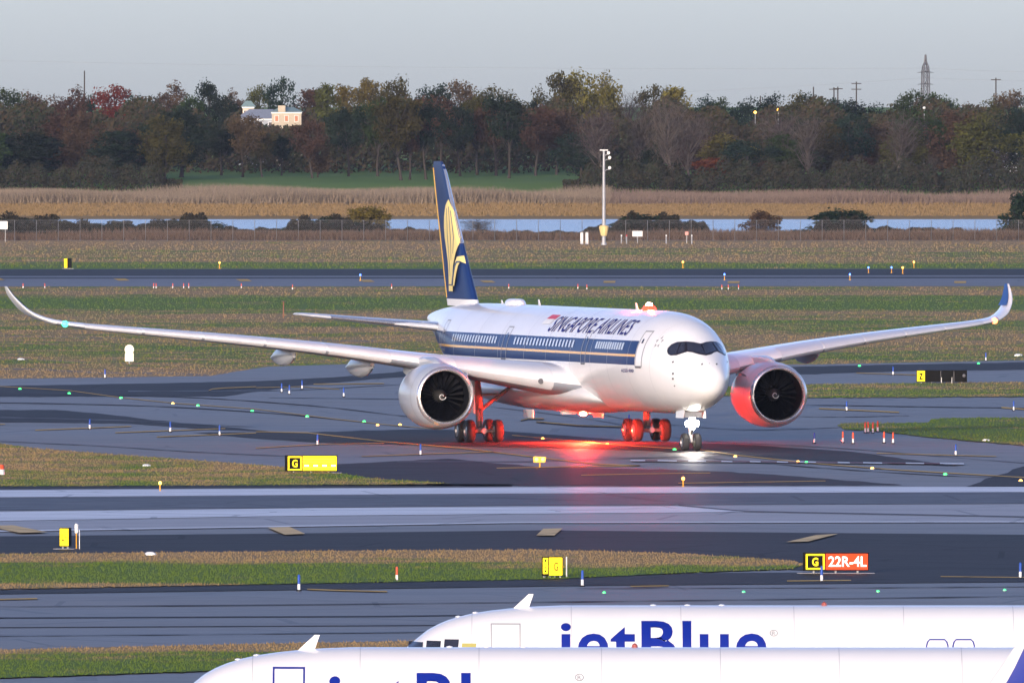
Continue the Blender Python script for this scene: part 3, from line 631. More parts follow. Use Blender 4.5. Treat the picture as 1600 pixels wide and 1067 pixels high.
# ------------------------------------------------------------------ camera mast, boxes and signs by the fence
def mast():
    D = gp(945, 383)[1]; s = D / FPX
    m = thing('surveillance_mast', 'tall grey mast with cameras and a yellow collar near its foot', 'mast', (at(943.5, D), D, 0))
    MB().lathe([(0, 0.42), (0.35, 0.42), (0.36, 0.30), (0.75, 0.28), (0.76, .2)], 'Z', n=14, caps=True).build('foundation', M['galv'], m, True)
    MB().tube([(0, 0, 0.7), (0, 0, 7), (0, 0, 13.9)], [0.30, 0.25, 0.17], 12).build('pole', M['galv'], m, True)
    MB().lathe([(1.35, .34), (1.4, .45), (2.4, .68), (2.75, .70), (2.9, .5)], 'Z', n=10, caps=True).build('collar', plain('pale_yellow_fibreglass', (0.72, 0.55, 0.24), 0.5), m, True)
    MB().box((0, 0, 13.95), (1.2, .5, .14)).build('top_plate', M['white_post'], m)
    for z, sx in ((12.6, 1), (11.1, 1), (13.3, .8)):
        a = MB().tube([(0, 0, z - .3), (.45 * sx, -.1, z), (.85 * sx, -.15, z)], .06, 6).build('bracket', M['galv'], m, True)
        c = MB(); c.box((.85 * sx, -.25, z + .25), (.34, .7, .34)); c.lathe([(0, .2), (-.12, .24), (-.2, .2)], 'Y', (.85 * sx, -.6, z + .25), 10, True)
        c.build('camera_housing', M['white_post'], a)
mast()
def small_board(px, py, w, h, zl, label, mat, cat='sign', legs=2, name='field_sign', group=None):
    X, D, _ = gp(px, py); t = thing(name, label, cat, (X, D, 0), 0, group)
    MB().box((0, 0, zl + h / 2), (w, .12, h)).build('panel', mat, t)
    for k in range(legs): MB().box(((k - (legs - 1) / 2) * w * .6, .02, (zl + .02) / 2), (.07, .08, zl + .02)).build('leg', M['galv'], t)
    return t
small_board(996, 380, 1.5, .8, 1.0, 'pale blank board on one post right of the camera mast', M['white_post'], legs=1)
small_board(3, 378, 1.7, 1.2, 1.9, 'pale board on the fence at the left edge', M['white_post'])
small_board(1073, 380, .5, .5, 1.2, 'small pinkish marker board right of the camera mast', plain('pink_board', (.7, .3, .25), .6), legs=1)
for px, lab in ((909, 'grey cabinet left of the camera mast, the left one'), (917, 'grey cabinet left of the camera mast, the right one')):
    X, D, _ = gp(px, 382); t = thing('equipment_cabinet', lab, 'cabinet', (X, D, 0), 0, 'cabinets by the mast')
    MB().box((0, 0, .95), (.42, .5, 1.7)).build('housing', M['galv'], t); MB().box((0, -.265, 1.0), (.34, .03, 1.2)).build('door', M['white_post'], t)
    MB().box((0, 0, .05), (.5, .6, .1)).build('plinth', M['dark_grey'], t)
for px, lab in ((971, 'short white post beside the mast, nearest to it'), (979, 'white post with a red cap right of the mast'), (1041, 'thin white post left of the pinkish board'), (1081, 'white post right of the pinkish board')):
    X, D, _ = gp(px, 381); t = thing('marker_post', lab, 'post', (X, D, 0)); MB().tube([(0, 0, 0), (0, 0, 1.1)], .09, 8).build('shaft', M['galv'], t, True); MB().lathe([(1.1, .1), (1.3, .1), (1.36, .02)], 'Z', n=8, caps=True).build('cap', M['red_paint'] if px == 979 else M['white_post'], t, True)

# ------------------------------------------------------------------ power pylon and poles beyond the wood, wires
def pylon(px, ytop, D):
    z0 = terr(D); zt = zat(ytop, D); h = zt - z0
    t = thing('power_pylon', 'tall steel lattice pylon rising above the wood at right', 'pylon', (at(px, D), D, z0), 0.35)
    def hw(z): return 1.35 - .55 * min(1, z / (h * .7)) if z < h * .86 else .8 * max(.1, (h * .955 - z) / (h * .095))
    levels = [0, h * .2, h * .4, h * .55, h * .66, h * .75, h * .82, h * .88, h * .93, h]
    for sx in (-1, 1):
        for sy in (-1, 1):
            MB().tube([(sx * hw(z), sy * hw(z), z) for z in levels], .16, 5).build('leg', M['dark_grey'], t)
    for a, b in zip(levels, levels[1:]):
        m = MB()
        for s in (-1, 1):
            m.tube([(-hw(a), s * hw(a), a), (hw(b), s * hw(b), b)], .09, 4); m.tube([(hw(a), s * hw(a), a), (-hw(b), s * hw(b), b)], .09, 4)
            m.tube([(s * hw(a), -hw(a), a), (s * hw(b), hw(b), b)], .09, 4); m.tube([(-hw(b), s * hw(b), b), (hw(b), s * hw(b), b)], .08, 4)
        setp(m.build('lattice_brace', M['dark_grey'], t), kind='stuff')
    for z in (h * .70, h * .82): MB().tube([(-2.3, 0, z), (0, 0, z + .3), (2.3, 0, z)], [.06, .2, .06], 5).build('cross_arm', M['dark_grey'], t)
    return z0
PD = 4500.0
pylon(1446, 86, PD)
for px, yt, arms, lab in ((1338, 128, 2, 'wooden pole with two cross-arms left of the pylon'), (1303, 137, 1, 'short pole of a pair left of the pylon, the left one'), (1309, 136, 1, 'short pole of a pair left of the pylon, the right one'), (1271, 136, 0, 'faint thin pole farthest left of the pylon'), (1556, 122, 1, 'dark wooden pole right of the pylon'), (132, 111, 0, 'thin bare pole above the trees at left'), (1188, 150, 0, 'grey pole above the trees right of centre'), (1553, 146, 0, 'pale short pole in front of the dark one at right')):
    z0 = terr(PD - 100); h = zat(yt, PD - 100) - z0
    t = thing('utility_pole', lab, 'pole', (at(px, PD - 100), PD - 100, z0))
    MB().tube([(0, 0, 0), (0, 0, h)], [.24, .16], 7).build('shaft', M['bark'] if yt != 146 else M['pale_bark'], t, True)
    for k in range(arms): MB().box((0, 0, h - .5 - 1.5 * k), (2.6, .2, .22)).build('cross_arm', M['bark'], t)
for i, (x0, y0, x1, y1, sag, lab) in enumerate(((-150, 92, 1446, 107, 6, 'thin power wire running left from the upper pylon arm'), (1446, 107, 1750, 112, 3, 'thin power wire running right from the upper pylon arm'), (900, 150, 1446, 122, 3, 'thin power wire running left from the lower pylon arm'), (1446, 122, 1750, 128, 2, 'thin power wire running right from the lower pylon arm'))):
    pts = []
    for k in range(13):
        u = k / 12; pts.append((at(x0 + (x1 - x0) * u, PD), PD, zat(y0 + (y1 - y0) * u + sag * 4 * u * (1 - u), PD)))
    setp(MB().tube(pts, .022, 4).build('power_wire', M['dark_grey']), lab, 'wire')

# ------------------------------------------------------------------ houses among the trees
def house(px, ytop, D, w, d, storeys, wall, roofm, label, rz=0.0, winm=None, sh=3.1, roof_h=2.0):
    zt = zat(ytop, D); z0 = terr(D); h = zt - roof_h - z0
    t = thing('house', label, 'house', (at(px, D), D, z0), rz)
    MB().box((0, 0, h / 2), (w, d, h)).build('wall', wall, t)
    MB().add([(-w / 2 - .5, -d / 2 - .5, h), (w / 2 + .5, -d / 2 - .5, h), (w / 2 + .5, d / 2 + .5, h), (-w / 2 - .5, d / 2 + .5, h), (-w / 4, 0, h + roof_h), (w / 4, 0, h + roof_h)], [(3, 2, 1, 0), (0, 1, 5, 4), (1, 2, 5), (2, 3, 4, 5), (3, 0, 4)]).build('roof', roofm, t)
    for s in range(storeys):
        zc = h - 1.5 - s * sh; n = max(2, int(w / 1.9))
        for k in range(n):
            xx = (k - (n - 1) / 2) * (w / n)
            f = MB().box((xx, -d / 2 - .03, zc), (.95, .1, 1.5)).build('window', M['white_post'], t)
            MB().box((xx, -d / 2 - .09, zc), (.75, .04, 1.3)).build('pane', winm or M['glass'], f)
    MB().box((0, -d / 2 - .1, h - .15), (w + .3, .3, .35)).build('cornice', M['white_post'], t)
    return t
brick = plain('warm_brick', (0.52, 0.22, 0.12), 0.8, var=0.2, scale=1.2); green_roof = plain('weathered_green_roof', (0.20, 0.29, 0.28), 0.6, var=0.15)
slate = plain('slate_roof', (0.22, 0.25, 0.30), 0.6, var=0.15); cream = plain('cream_render', (0.50, 0.42, 0.31), 0.8, var=0.08)
hs = house(448, 168, 3890, 6.8, 7, 3, cream, green_roof, 'pale sunlit house with brick panels and green roof above the trees', winm=brick, roof_h=1.1)
MB().box((-1.1, -2.6, zat(168, 3890) - terr(3890) - .35), (1.7, 3.2, 1.5)).build('gable', cream, hs)
house(408, 171, 3935, 11, 8, 2, plain('grey_siding', (.35, .37, .40), .7), slate, 'low grey house with slate roof left of the sunlit house', roof_h=2.2)
house(388, 158, 3945, 2.6, 3, 1, cream, green_roof, 'little pale cupola with green roof left of the sunlit house', roof_h=1.4, sh=2)
house(1549, 238, 3655, 5.5, 5, 2, plain('blue_grey_siding', (.42, .46, .52), .7), slate, 'blue-grey house half hidden by bare trees at right', roof_h=1.6, sh=2.6)
house(1562, 226, 3720, 9, 6, 2, plain('white_siding', (.62, .64, .68), .7), slate, 'white house behind the bare trees at right edge', roof_h=2)
for px, py, D, lab in ((1180, 177, 3780, 'orange street lamp glowing in the wood, left of two'), (1216, 173, 3780, 'orange street lamp glowing in the wood, right of two'), (1444, 170, 3700, 'faint pale street lamp glowing below the pylon')):
    z0 = terr(D); z = zat(py, D); t = thing('street_lamp', lab, 'street lamp', (at(px, D), D, z0), 0, 'street lamps in the wood')
    MB().tube([(0, 0, 0), (0, 0, z - z0 - .1)], [.11, .07], 7).build('pole', M['galv'], t, True)
    MB().lathe([(-.1, .08), (.02, .3), (.2, .34), (.38, .22), (.45, .05)], 'Z', (0, 0, z - z0), 10, True).build('lantern', M['light_amber'] if px < 1400 else M['white_post'], t, True)

# ------------------------------------------------------------------ lettering
def text_mesh(txt, height, shear=0.0, bold=0.0, spacing=1.0, width=None):
    """flat text in the XY plane, cap height = height, x from 0; returns a mesh"""
    cu = bpy.data.curves.new('text', 'FONT'); cu.body = txt; cu.size = 1.0; cu.shear = shear; cu.offset = bold; cu.space_character = spacing; cu.resolution_u = 4; cu.fill_mode = 'FRONT'
    ob = bpy.data.objects.new('text', cu); COL.objects.link(ob)
    dg = bpy.context.evaluated_depsgraph_get(); dg.update()
    me = bpy.data.meshes.new_from_object(ob.evaluated_get(dg)); COL.objects.unlink(ob); bpy.data.objects.remove(ob); bpy.data.curves.remove(cu)
    k = height / 0.70
    xs = [v.co.x for v in me.vertices]; x0, x1 = min(xs), max(xs); kx = k if width is None else width / (x1 - x0)
    for v in me.vertices: v.co.x = (v.co.x - x0) * kx; v.co.y *= k
    return me, (x1 - x0) * kx
def letters(txt, x, y, z, h, mat, parent, bold=0.02, width=None, name='lettering'):
    """upright lettering facing -Y, baseline z, centred on x"""
    me, w = text_mesh(txt, h, 0, bold, 1.0, width)
    for v in me.vertices: v.co = (v.co.x - w / 2 + x, y, v.co.y + z)
    return link(name, me, mat, parent)

# ------------------------------------------------------------------ airfield signs
def sign_base(label, px, py, wpx, hpx, clear, rz=0.0, depth=.32, legs=3, case='sign_black'):
    X, D, _ = gp(px, py); s = D / FPX; w, h = wpx * s, hpx * s
    t = thing('airfield_sign', label, 'sign', (X, D, 0), rz)
    MB().box((0, 0, clear + h / 2), (w, depth, h)).build('case', M[case], t)
    for k in range(legs):
        lx = (k - (legs - 1) / 2) * w / legs
        l = MB().tube([(lx, 0, 0), (lx, 0, clear + .02)], .05, 8).build('leg', M['galv'], t, True)
        MB().lathe([(0, .12), (.04, .12), (.05, .05)], 'Z', (lx, 0, 0), 8, True).build('foot', M['galv'], l)
    MB().box((0, 0, .025), (w + .5, .7, .05)).build('slab', M['concrete'], t)
    return t, w, h, clear, -depth / 2
def face(t, x0, x1, z0, z1, yf, mat, inset=.05, y=-.012):
    m = MB(); m.box(((x0 + x1) / 2, yf + y, (z0 + z1) / 2), (x1 - x0 - 2 * inset, .02, z1 - z0 - 2 * inset)); return m.build('face', mat, t)
def loc_panel(t, ch, x0, x1, z0, z1, yf):
    face(t, x0, x1, z0, z1, yf, M['sign_yellow'], .03); i = (z1 - z0) * .10; face(t, x0 + i, x1 - i, z0 + i, z1 - i, yf, M['sign_black'], .03, -.026)
    letters(ch, (x0 + x1) / 2, yf - .042, z0 + (z1 - z0) * .27, (z1 - z0) * .46, M['sign_yellow'], t, .03, width=(z1 - z0) * .36 if x1 - x0 > .5 else (x1 - x0) * .42)
M['faded_letter'] = plain('faded_olive_letter', (.28, .19, .01), .6, spec=.1)
# G / 22R-4L
t, w, h, c, yf = sign_base('red runway sign reading G 22R-4L in front of the jets', 1306, 896.5, 103, 28, .15)
loc_panel(t, 'G', -w / 2 + .10, -w / 2 + .98, c + .02, c + h - .02, yf)
face(t, -w / 2 + .98, w / 2 - .02, c + .02, c + h - .02, yf, M['sign_red'], .02)
letters('22R-4L', (.98) / 2 + .02, yf - .03, c + h * .24, h * .56, M['sign_white'], t, .018, width=w - 1.22)
# G and long yellow face
t, w, h, c, yf = sign_base('long yellow sign with black G panel on the grass point at left', 486, 739.5, 82, 25, .12)
loc_panel(t, 'G', -w / 2 + .14, -w / 2 + .98, c + .02, c + h - .02, yf)
face(t, -w / 2 + .98, w / 2 - .02, c + .02, c + h - .02, yf, M['sign_yellow'], .02)
for k in range(4): letters('-', -w / 2 + 1.22 + k * .5, yf - .03, c + h * .2, h * .5, M['sign_white'], t, .02, width=.24, name='dash')
for z in (.25, .60, .75): MB().box((.4, yf - .026, c + h * z), (w - 1.1, .008, .018)).build('seam', M['gold'], t)
# B / arrows
t, w, h, c, yf = sign_base('small yellow sign with B panel and arrows on the near grass strip', 863, 904, 33, 30, .13, legs=4)
loc_panel(t, 'B', -w / 2 + .02, -w / 2 + .30, c + .06, c + h - .02, yf)
face(t, -w / 2 + .30, w / 2 - .01, c + .01, c + h - .02, yf, M['sign_yellow'], .015)
letters('G', .16, yf - .03, c + h * .28, h * .42, M['faded_letter'], t, .03, width=.2)
for sx in (-1, 1):
    m = MB(); m.box((.16 + sx * .28, yf - .03, c + h * .48), (.14, .008, .035)); m.add([(.16 + sx * .38, yf - .032, c + h * .48), (.16 + sx * .30, yf - .032, c + h * .48 + .06), (.16 + sx * .30, yf - .032, c + h * .48 - .06)], [(0, 1, 2)]); m.build('arrow', M['faded_letter'], t)
MB().tube([(w / 2 + .16, .2, 0), (w / 2 + .16, .2, .95)], .028, 6).build('stake', M['white_post'], t)
# narrow yellow sign at left
t, w, h, c, yf = sign_base('narrow yellow sign standing on the dark runway shoulder at left', 102, 858.5, 16, 29, .15, rz=-.25, legs=2, depth=.4)
face(t, -w / 2, w / 2, c, c + h, yf, M['sign_yellow'], .03)
letters('L', -.05, yf - .03, c + h * .3, h * .4, M['faded_letter'], t, .03, width=.14)
MB().box((.08, yf - .03, c + h * .5), (.14, .008, .03)).build('arrow', M['faded_letter'], t)
MB().lathe([(.75, .05), (.8, .09), (1.15, .09), (1.2, .04)], 'Z', (w / 2 + .22, .25, 0), 8, True).build('lamp_head', M['white_post'], t, True)
MB().tube([(w / 2 + .22, .25, 0), (w / 2 + .22, .25, .8)], .03, 6).build('lamp_stem', M['amber_paint'], t); MB().tube([(w / 2 + .38, .2, 0), (w / 2 + .38, .2, .9)], .02, 6).build('stake', M['white_post'], t)
# Z sign seen from the back
t, w, h, c, yf = sign_base('long black sign back with a yellow Z panel at right', 1471.5, 599.5, 79, 18.5, .12, legs=5)
face(t, -w / 2 + .02, -w / 2 + .64, c + .04, c + h - .02, yf, M['sign_yellow'], .02)
letters('Z', -w / 2 + .33, yf - .03, c + h * .26, h * .48, M['sign_black'], t, .045, width=.3)
for fx in (-.02, .24): MB().box((w * fx, yf - .02, c + h * .48), (.035, .04, h * .92)).build('rib', M['dark_grey'], t)
for fx in (-.005, .20): MB().tube([(w * fx, yf - .06, 0), (w * fx, yf - .06, c + h * .4)], .022, 6).build('stake', M['white_post'], t)
MB().lathe([(0, .13), (-.05, .12), (-.08, .05)], 'Y', (w * .44, yf - .01, c + h * .55), 12, True).build('vent', M['dark_grey'], t)
# far yellow and black sign, edge-on
t, w, h, c, yf = sign_base('far yellow and black sign beyond the far taxiway at left', 106, 420, 12, 15, .1, legs=2)
face(t, -w / 2, -w * .05, c, c + h, yf, M['sign_yellow'], .03)
# white round-topped aid on the infield
X, D, _ = gp(202, 568); t = thing('runway_light_box', 'pale round-topped double light box standing alone on the infield', 'light box', (X, D, 0))
pts = [(-.34, .18), (-.34, .78), (-.28, .88), (-.36, 1.02), (-.36, 1.22), (-.26, 1.4), (-.1, 1.5), (.1, 1.5), (.26, 1.4), (.36, 1.22), (.36, 1.02), (.28, .88), (.34, .78), (.34, .18)]
MB().prism(pts, -.18, .18).build('housing', plain('warm_white_housing', (.80, .70, .52), .5, em=(1, .85, .6), ems=.25), t)
MB().box((0, -.19, .85), (.03, .03, 1.25)).build('seam', M['seam'], t); MB().tube([(0, 0, 0), (0, 0, .2)], .06, 8).build('stem', M['galv'], t)
# orange T-shaped fixture
X, D, _ = gp(843.5, 731); t = thing('guard_light', 'orange two-headed guard light on the taxiway before the jet', 'guard light', (X, D, 0))
MB().prism([(-.36, .32), (.30, .32), (.36, .62), (-.30, .66), (-.38, .6)], -.16, .16).build('head', plain('orange_lit_housing', (.75, .36, .02), .5, em=(1, .45, .03), ems=.3), t)
MB().lathe([(0, .14), (.03, .14), (.05, .05), (.34, .045)], 'Z', n=10, caps=True).build('stem', M['amber_paint'], t, True)
for sx in (-1, 1): MB().lathe([(0, .11), (-.05, .11), (-.07, .04)], 'Y', (sx * .18, -.16, .49), 12, True).build('lens', M['light_amber'], t)
# barrel at the left edge, orange pipe pole, spill of white stones
X, D, _ = gp(-1, 743); t = thing('traffic_barrel', 'orange and white barrel at the left edge of the grass island', 'barrel', (X, D, 0))
MB().lathe([(0, .3), (.35, .28)], 'Z', n=14, caps=True).build('lower_band', M['white_post'], t, True); MB().lathe([(.35, .28), (.6, .26), (.62, .1)], 'Z', n=14, caps=True).build('upper_band', M['orange_post'], t, True)
X, D, _ = gp(443, 497); t = thing('marker_pole', 'reddish wooden pole with a short crossbar on the infield', 'pole', (X, D, 0))
MB().tube([(0, 0, 0), (0, 0, 1.6)], .06, 7).build('shaft', plain('weathered_red_wood', (.22, .09, .05), .8), t, True); MB().box((0, 0, 1.62), (.42, .1, .08)).build('crossbar', M['bark'], t)
for i, (px, py, w, lab) in enumerate(((32, 563, .3, 'white stone lying on the infield at left'), (235, 869, .35, 'white bag lying on the near grass strip'), (1540, 690, .25, 'small white stone at the right grass wedge'), (1591, 557, .4, 'white lump at the far pavement edge at right'), (338, 524, .3, 'pale lump behind the left wing'), (1215, 375, 1.1, 'white sheet lying at the fence, left of two'), (1249, 374, .9, 'white sheet lying at the fence, right of two'), (228, 730, .3, 'pinkish stone on the left grass island'))):
    X, D, _ = gp(px, py); m = MB(); r = random.Random(i); ring = lambda z, k: [(math.cos(a * .785) * w * k * r.uniform(.7, 1.2), math.sin(a * .785) * w * k * r.uniform(.5, .9), z) for a in range(8)]
    m.loft([ring(0, 1), ring(w * .25, .9), ring(w * .45, .4)], True, True); o = m.build('stray_lump', M['white_post'], None, True); o.location = (X, D, 0.05); setp(o, lab, 'lump', 'pale lumps lying about')

# ------------------------------------------------------------------ edge markers and lights
def marker_proto(col):
    root = thing('edge_marker', 'x', 'marker')
    MB().lathe([(0, .11), (.05, .11), (.06, .05)], 'Z', n=10, caps=True).build('base', M['black'], root)
    MB().lathe([(.05, .06), (.30, .06)], 'Z', n=10, caps=True).build('white_band', M['white_post'], root, True)
    MB().lathe([(.30, .058), (.66, .055), (.70, .03)], 'Z', n=10, caps=True).build('sleeve', M[col], root, True)
    return root
def place_all(proto, spots, fmt, group, scale=1.0):
    spots = sorted(spots); n = len(spots)
    for i, (px, py) in enumerate(spots):
        o = proto if i == 0 else copy_tree(proto); X, D, _ = gp(px, py); o.location = (X, D, 0.01); s = scale * (1.0 if D < 1500 else 1.2) * (.6 if 'light' in group and D < 800 else 1); o.scale = (s, s, s)
        o['label'] = fmt % ordn(i); o['group'] = group
place_all(marker_proto('blue_post'), [(467, 923.5), (910, 916.5), (1284, 909.5), (1594.5, 904)], 'blue and white edge marker along the near taxiway, %s from the left', 'markers along the near taxiway', 1.0)
place_all(marker_proto('blue_post'), [(164, 591), (140, 671), (266, 675.5), (343, 681), (496, 696), (657, 711.5), (440, 613.5), (452, 616.5), (472, 608.5), (537, 620.5), (1215.5, 570), (1323, 642.5), (1272.5, 693), (1493.5, 712), (1395.5, 586.5), (1584, 642), (1540.5, 564), (983, 664)], 'blue and white edge marker on the middle taxiways, %s from the left', 'markers on the middle taxiways', .95)
place_all(marker_proto('orange_post'), [(1352, 676.5), (1356.5, 676.5), (1364, 677), (1371.5, 675), (1317, 692), (1333, 693.5), (1381.5, 692.5), (1395.5, 693.5)], 'orange and white marker by the right grass wedge, %s from the left', 'orange markers by the grass wedge', 1.0)
place_all(marker_proto('orange_post'), [(620, 908)], 'orange and white marker alone on the near grass strip%.0s', 'orange marker on the near strip', .9)
place_all(marker_proto('orange_post'), [(36, 451), (70, 451), (240, 451), (244, 451), (270, 451), (287, 451), (295, 451), (377, 451), (457, 453), (612, 452), (795, 452), (903, 452), (917, 453), (1128, 453), (1138, 453), (1154, 453)], 'small orange marker along the far taxiway edge, %s from the left', 'orange markers along the far taxiway', .7)
def lamp_proto(mat, name):
    root = thing(name, 'x', 'light')
    MB().lathe([(0, .2), (.02, .2), (.035, .12)], 'Z', n=12, caps=True).build('rim', M['steel'], root)
    MB().lathe([(.03, .11), (.08, .10), (.12, .06), (.13, .01)], 'Z', n=12, caps=True).build('lens', M[mat], root, True)
    return root
place_all(lamp_proto('light_green', 'centreline_light'), [(31, 609), (108, 616), (189, 623), (309, 635), (394, 643.5), (480, 652), (569, 660), (1054, 704), (1477, 742.5), (1260, 724), (1343, 573), (1529, 569), (944, 927), (1162, 926), (1372, 925), (1570, 923)], 'green light set in the taxiway, %s from the left', 'green taxiway lights', .95)
place_all(lamp_proto('light_amber', 'pavement_light'), [(270, 631.5), (590, 665.5), (625, 665), (848, 686.5), (949, 695), (1149, 714.5), (1363, 733), (1247, 723), (1595, 752.5)], 'amber light set in the taxiway, %s from the left', 'amber taxiway lights', .9)
def edge_proto(mat, name, h=.38):
    root = thing(name, 'x', 'light')
    MB().lathe([(0, .12), (.03, .12), (.04, .04), (h, .035)], 'Z', n=10, caps=True).build('stem', M['amber_paint'], root, True)
    MB().lathe([(h, .07), (h + .04, .085), (h + .12, .08), (h + .17, .02)], 'Z', n=12, caps=True).build('lens', M[mat], root, True)
    return root
place_all(edge_proto('light_amber', 'runway_edge_light'), [(250, 768), (1067.5, 761), (1760, 759)], 'amber runway edge light on an orange stem, %s from the left', 'runway edge lights', 1.0)
place_all(edge_proto('light_amber', 'far_runway_light', .5), [(343, 420), (1067, 419), (1428, 419), (1410.5, 428)], 'amber light by the far taxiway, %s from the left', 'far amber lights', 1.1)
place_all(edge_proto('light_blue', 'far_taxiway_light', .5), [(563, 439), (1132, 438), (1328, 438), (1357, 427), (1393, 427)], 'blue light by the far taxiway, %s from the left', 'far blue lights', 1.0)
# ------------------------------------------------------------------ aircraft bodies
class Body:
    def __init__(s, S, top, bot, hw, x0):
        s.ft, s.fb, s.fw, s.S, s.x0 = pchip(S, top), pchip(S, bot), pchip(S, hw), S, x0
    def ring(s, st, n=48):
        t, b, w = s.ft(st), s.fb(st), s.fw(st); zc, hh = (t + b) / 2, (t - b) / 2
        return [(s.x0 - st, w * math.cos(2 * math.pi * k / n), zc + hh * math.sin(2 * math.pi * k / n)) for k in range(n)]
    def mesh(s, stations, n=64):
        m = MB(); m.loft([s.ring(st, n) for st in stations], True, True); return m
    def skin(s, st, z, side, off=0.015):
        """point on the skin at station st and height z; side -1 starboard, +1 port"""
        t, b, w = s.ft(st), s.fb(st), s.fw(st); zc, hh = (t + b) / 2, (t - b) / 2
        q = max(-0.999, min(0.999, (z - zc) / hh)); y = w * math.sqrt(1 - q * q)
        ny, nz = y / (w * w), (z - zc) / (hh * hh); l = math.hypot(ny, nz)
        return (s.x0 - st, side * (y + off * ny / l), z + off * nz / l)
    def arc(s, st, a, side, off=0.015):
        """like skin, by arc length a measured down from the crown"""
        t, b, w = s.ft(st), s.fb(st), s.fw(st); zc, hh = (t + b) / 2, (t - b) / 2
        th = a / ((w + hh) / 2); y, z = w * math.sin(th), zc + hh * math.cos(th)
        return (s.x0 - st, side * (y + off * math.sin(th)), z + off * math.cos(th))
def patch(fn, u0, u1, v0, v1, nu, nv):
    m = MB(); m.loft([[fn(u0 + (u1 - u0) * i / nu, v0 + (v1 - v0) * j / nv) for j in range(nv + 1)] for i in range(nu + 1)], False, False); return m
def frame(fn, u0, u1, v0, v1, w, wv, n=8):
    m = MB()
    for a, b, c, d in ((u0, u0 + w, v0, v1), (u1 - w, u1, v0, v1), (u0 + w, u1 - w, v0, v0 + wv), (u0 + w, u1 - w, v1 - wv, v1)):
        p = patch(fn, a, b, c, d, 2 if b - a < .2 else n, 2 if d - c < .2 else n); m.add(p.v, p.f)
    return m
def wrap_text(txt, h, fn, shear=0.0, bold=0.0, width=None, spacing=1.0):
    """lettering laid on a skin: fn(x along, y up)"""
    me, w = text_mesh(txt, h, shear, bold, spacing, width)
    bm = bmesh.new(); bm.from_mesh(me)
    y = -0.5 * h
    while y < 1.5 * h:
        bmesh.ops.bisect_plane(bm, geom=bm.verts[:] + bm.edges[:] + bm.faces[:], plane_co=(0, y, 0), plane_no=(0, 1, 0)); y += h / 9
    bmesh.ops.triangulate(bm, faces=bm.faces)
    for v in bm.verts: v.co = fn(v.co.x, v.co.y)
    bmesh.ops.recalc_face_normals(bm, faces=bm.faces); bm.to_mesh(me); bm.free(); me.update(); return me
def airfoil(c, t, n=14):
    """loop of (chordwise, thickness) points"""
    up = []
    for i in range(n + 1):
        x = 0.5 * (1 - math.cos(math.pi * i / n))
        up.append((x, 5 * t * (0.2969 * math.sqrt(x) - 0.126 * x - 0.3516 * x * x + 0.2843 * x**3 - 0.1015 * x**4)))
    return [(x * c, (y * 1.1 + 0.012 * math.sin(math.pi * x)) * c) for x, y in up] + [(x * c, (-y * .9 + 0.012 * math.sin(math.pi * x)) * c) for x, y in reversed(up[1:-1])]
def wing_mesh(secs, side, x0):
    """secs: (y, station of the leading edge, chord, z, thickness, cant in radians)"""
    m = MB(); rings = []
    for (y, st, c, z, t, cant) in secs:
        rings.append([(x0 - st - a, side * (y - b * math.sin(cant)), z + b * math.cos(cant)) for a, b in airfoil(c, t)])
    m.loft(rings, True, True); return m
def dense(secs, k=4):
    fs = [pchip([float(i) for i in range(len(secs))], [s[j] for s in secs]) for j in range(6)]
    return [tuple(f(i / k) for f in fs) for i in range((len(secs) - 1) * k + 1)]
def wheel(parent, x, y, z, r, w, hub='steel'):
    a = MB().lathe([(-w / 2, r * .55), (-w / 2, r * .80), (-w * .42, r * .93), (-w * .2, r), (w * .2, r), (w * .42, r * .93), (w / 2, r * .80), (w / 2, r * .55)], 'Y', (x, y, z), 28, False).build('wheel', M['rubber'], parent, True)
    MB().lathe([(-w * .44, .02), (-w * .44, r * .2), (-w * .36, r * .5), (-w * .5, r * .56), (w * .5, r * .56), (w * .36, r * .5), (w * .44, r * .2), (w * .44, .02)], 'Y', (x, y, z), 20, False).build('rim', M[hub], a, True)
    return a

M['skin_seam'] = plain('skin_joint', (.48, .49, .52), .5, var=.1)
# ================================================================== the taxiing wide-body
NX, ND, YAW = at(1079.5, 1000.0), 1000.0, math.radians(15.2)
jet = thing('airliner', 'white, navy and gold wide-body airliner taxiing towards the camera with red beacons lit', 'airliner', (NX, ND, 0.03), -(math.pi / 2 - YAW))
X0 = 4.64
S = [0, .12, .4, 1, 2, 3, 4, 5, 6, 7, 8, 9.5, 11, 44, 48, 52, 55.5, 58.8, 61.5, 63.2, 64.4]
TOP = [4.35, 4.75, 5.08, 5.50, 6.08, 6.72, 7.26, 7.63, 7.88, 8.05, 8.15, 8.22, 8.25, 8.25, 8.25, 8.22, 8.12, 7.95, 7.75, 7.58, 7.42]
BOT = [4.05, 3.65, 3.32, 2.98, 2.66, 2.46, 2.34, 2.26, 2.21, 2.18, 2.16, 2.15, 2.15, 2.15, 2.45, 3.25, 4.25, 5.30, 6.05, 6.50, 6.85]
HW = [.18, .55, .88, 1.22, 1.62, 1.95, 2.22, 2.45, 2.63, 2.77, 2.87, 2.95, 2.98, 2.98, 2.85, 2.50, 2.00, 1.38, .90, .58, .30]
fus = Body(S, TOP, BOT, HW, X0)
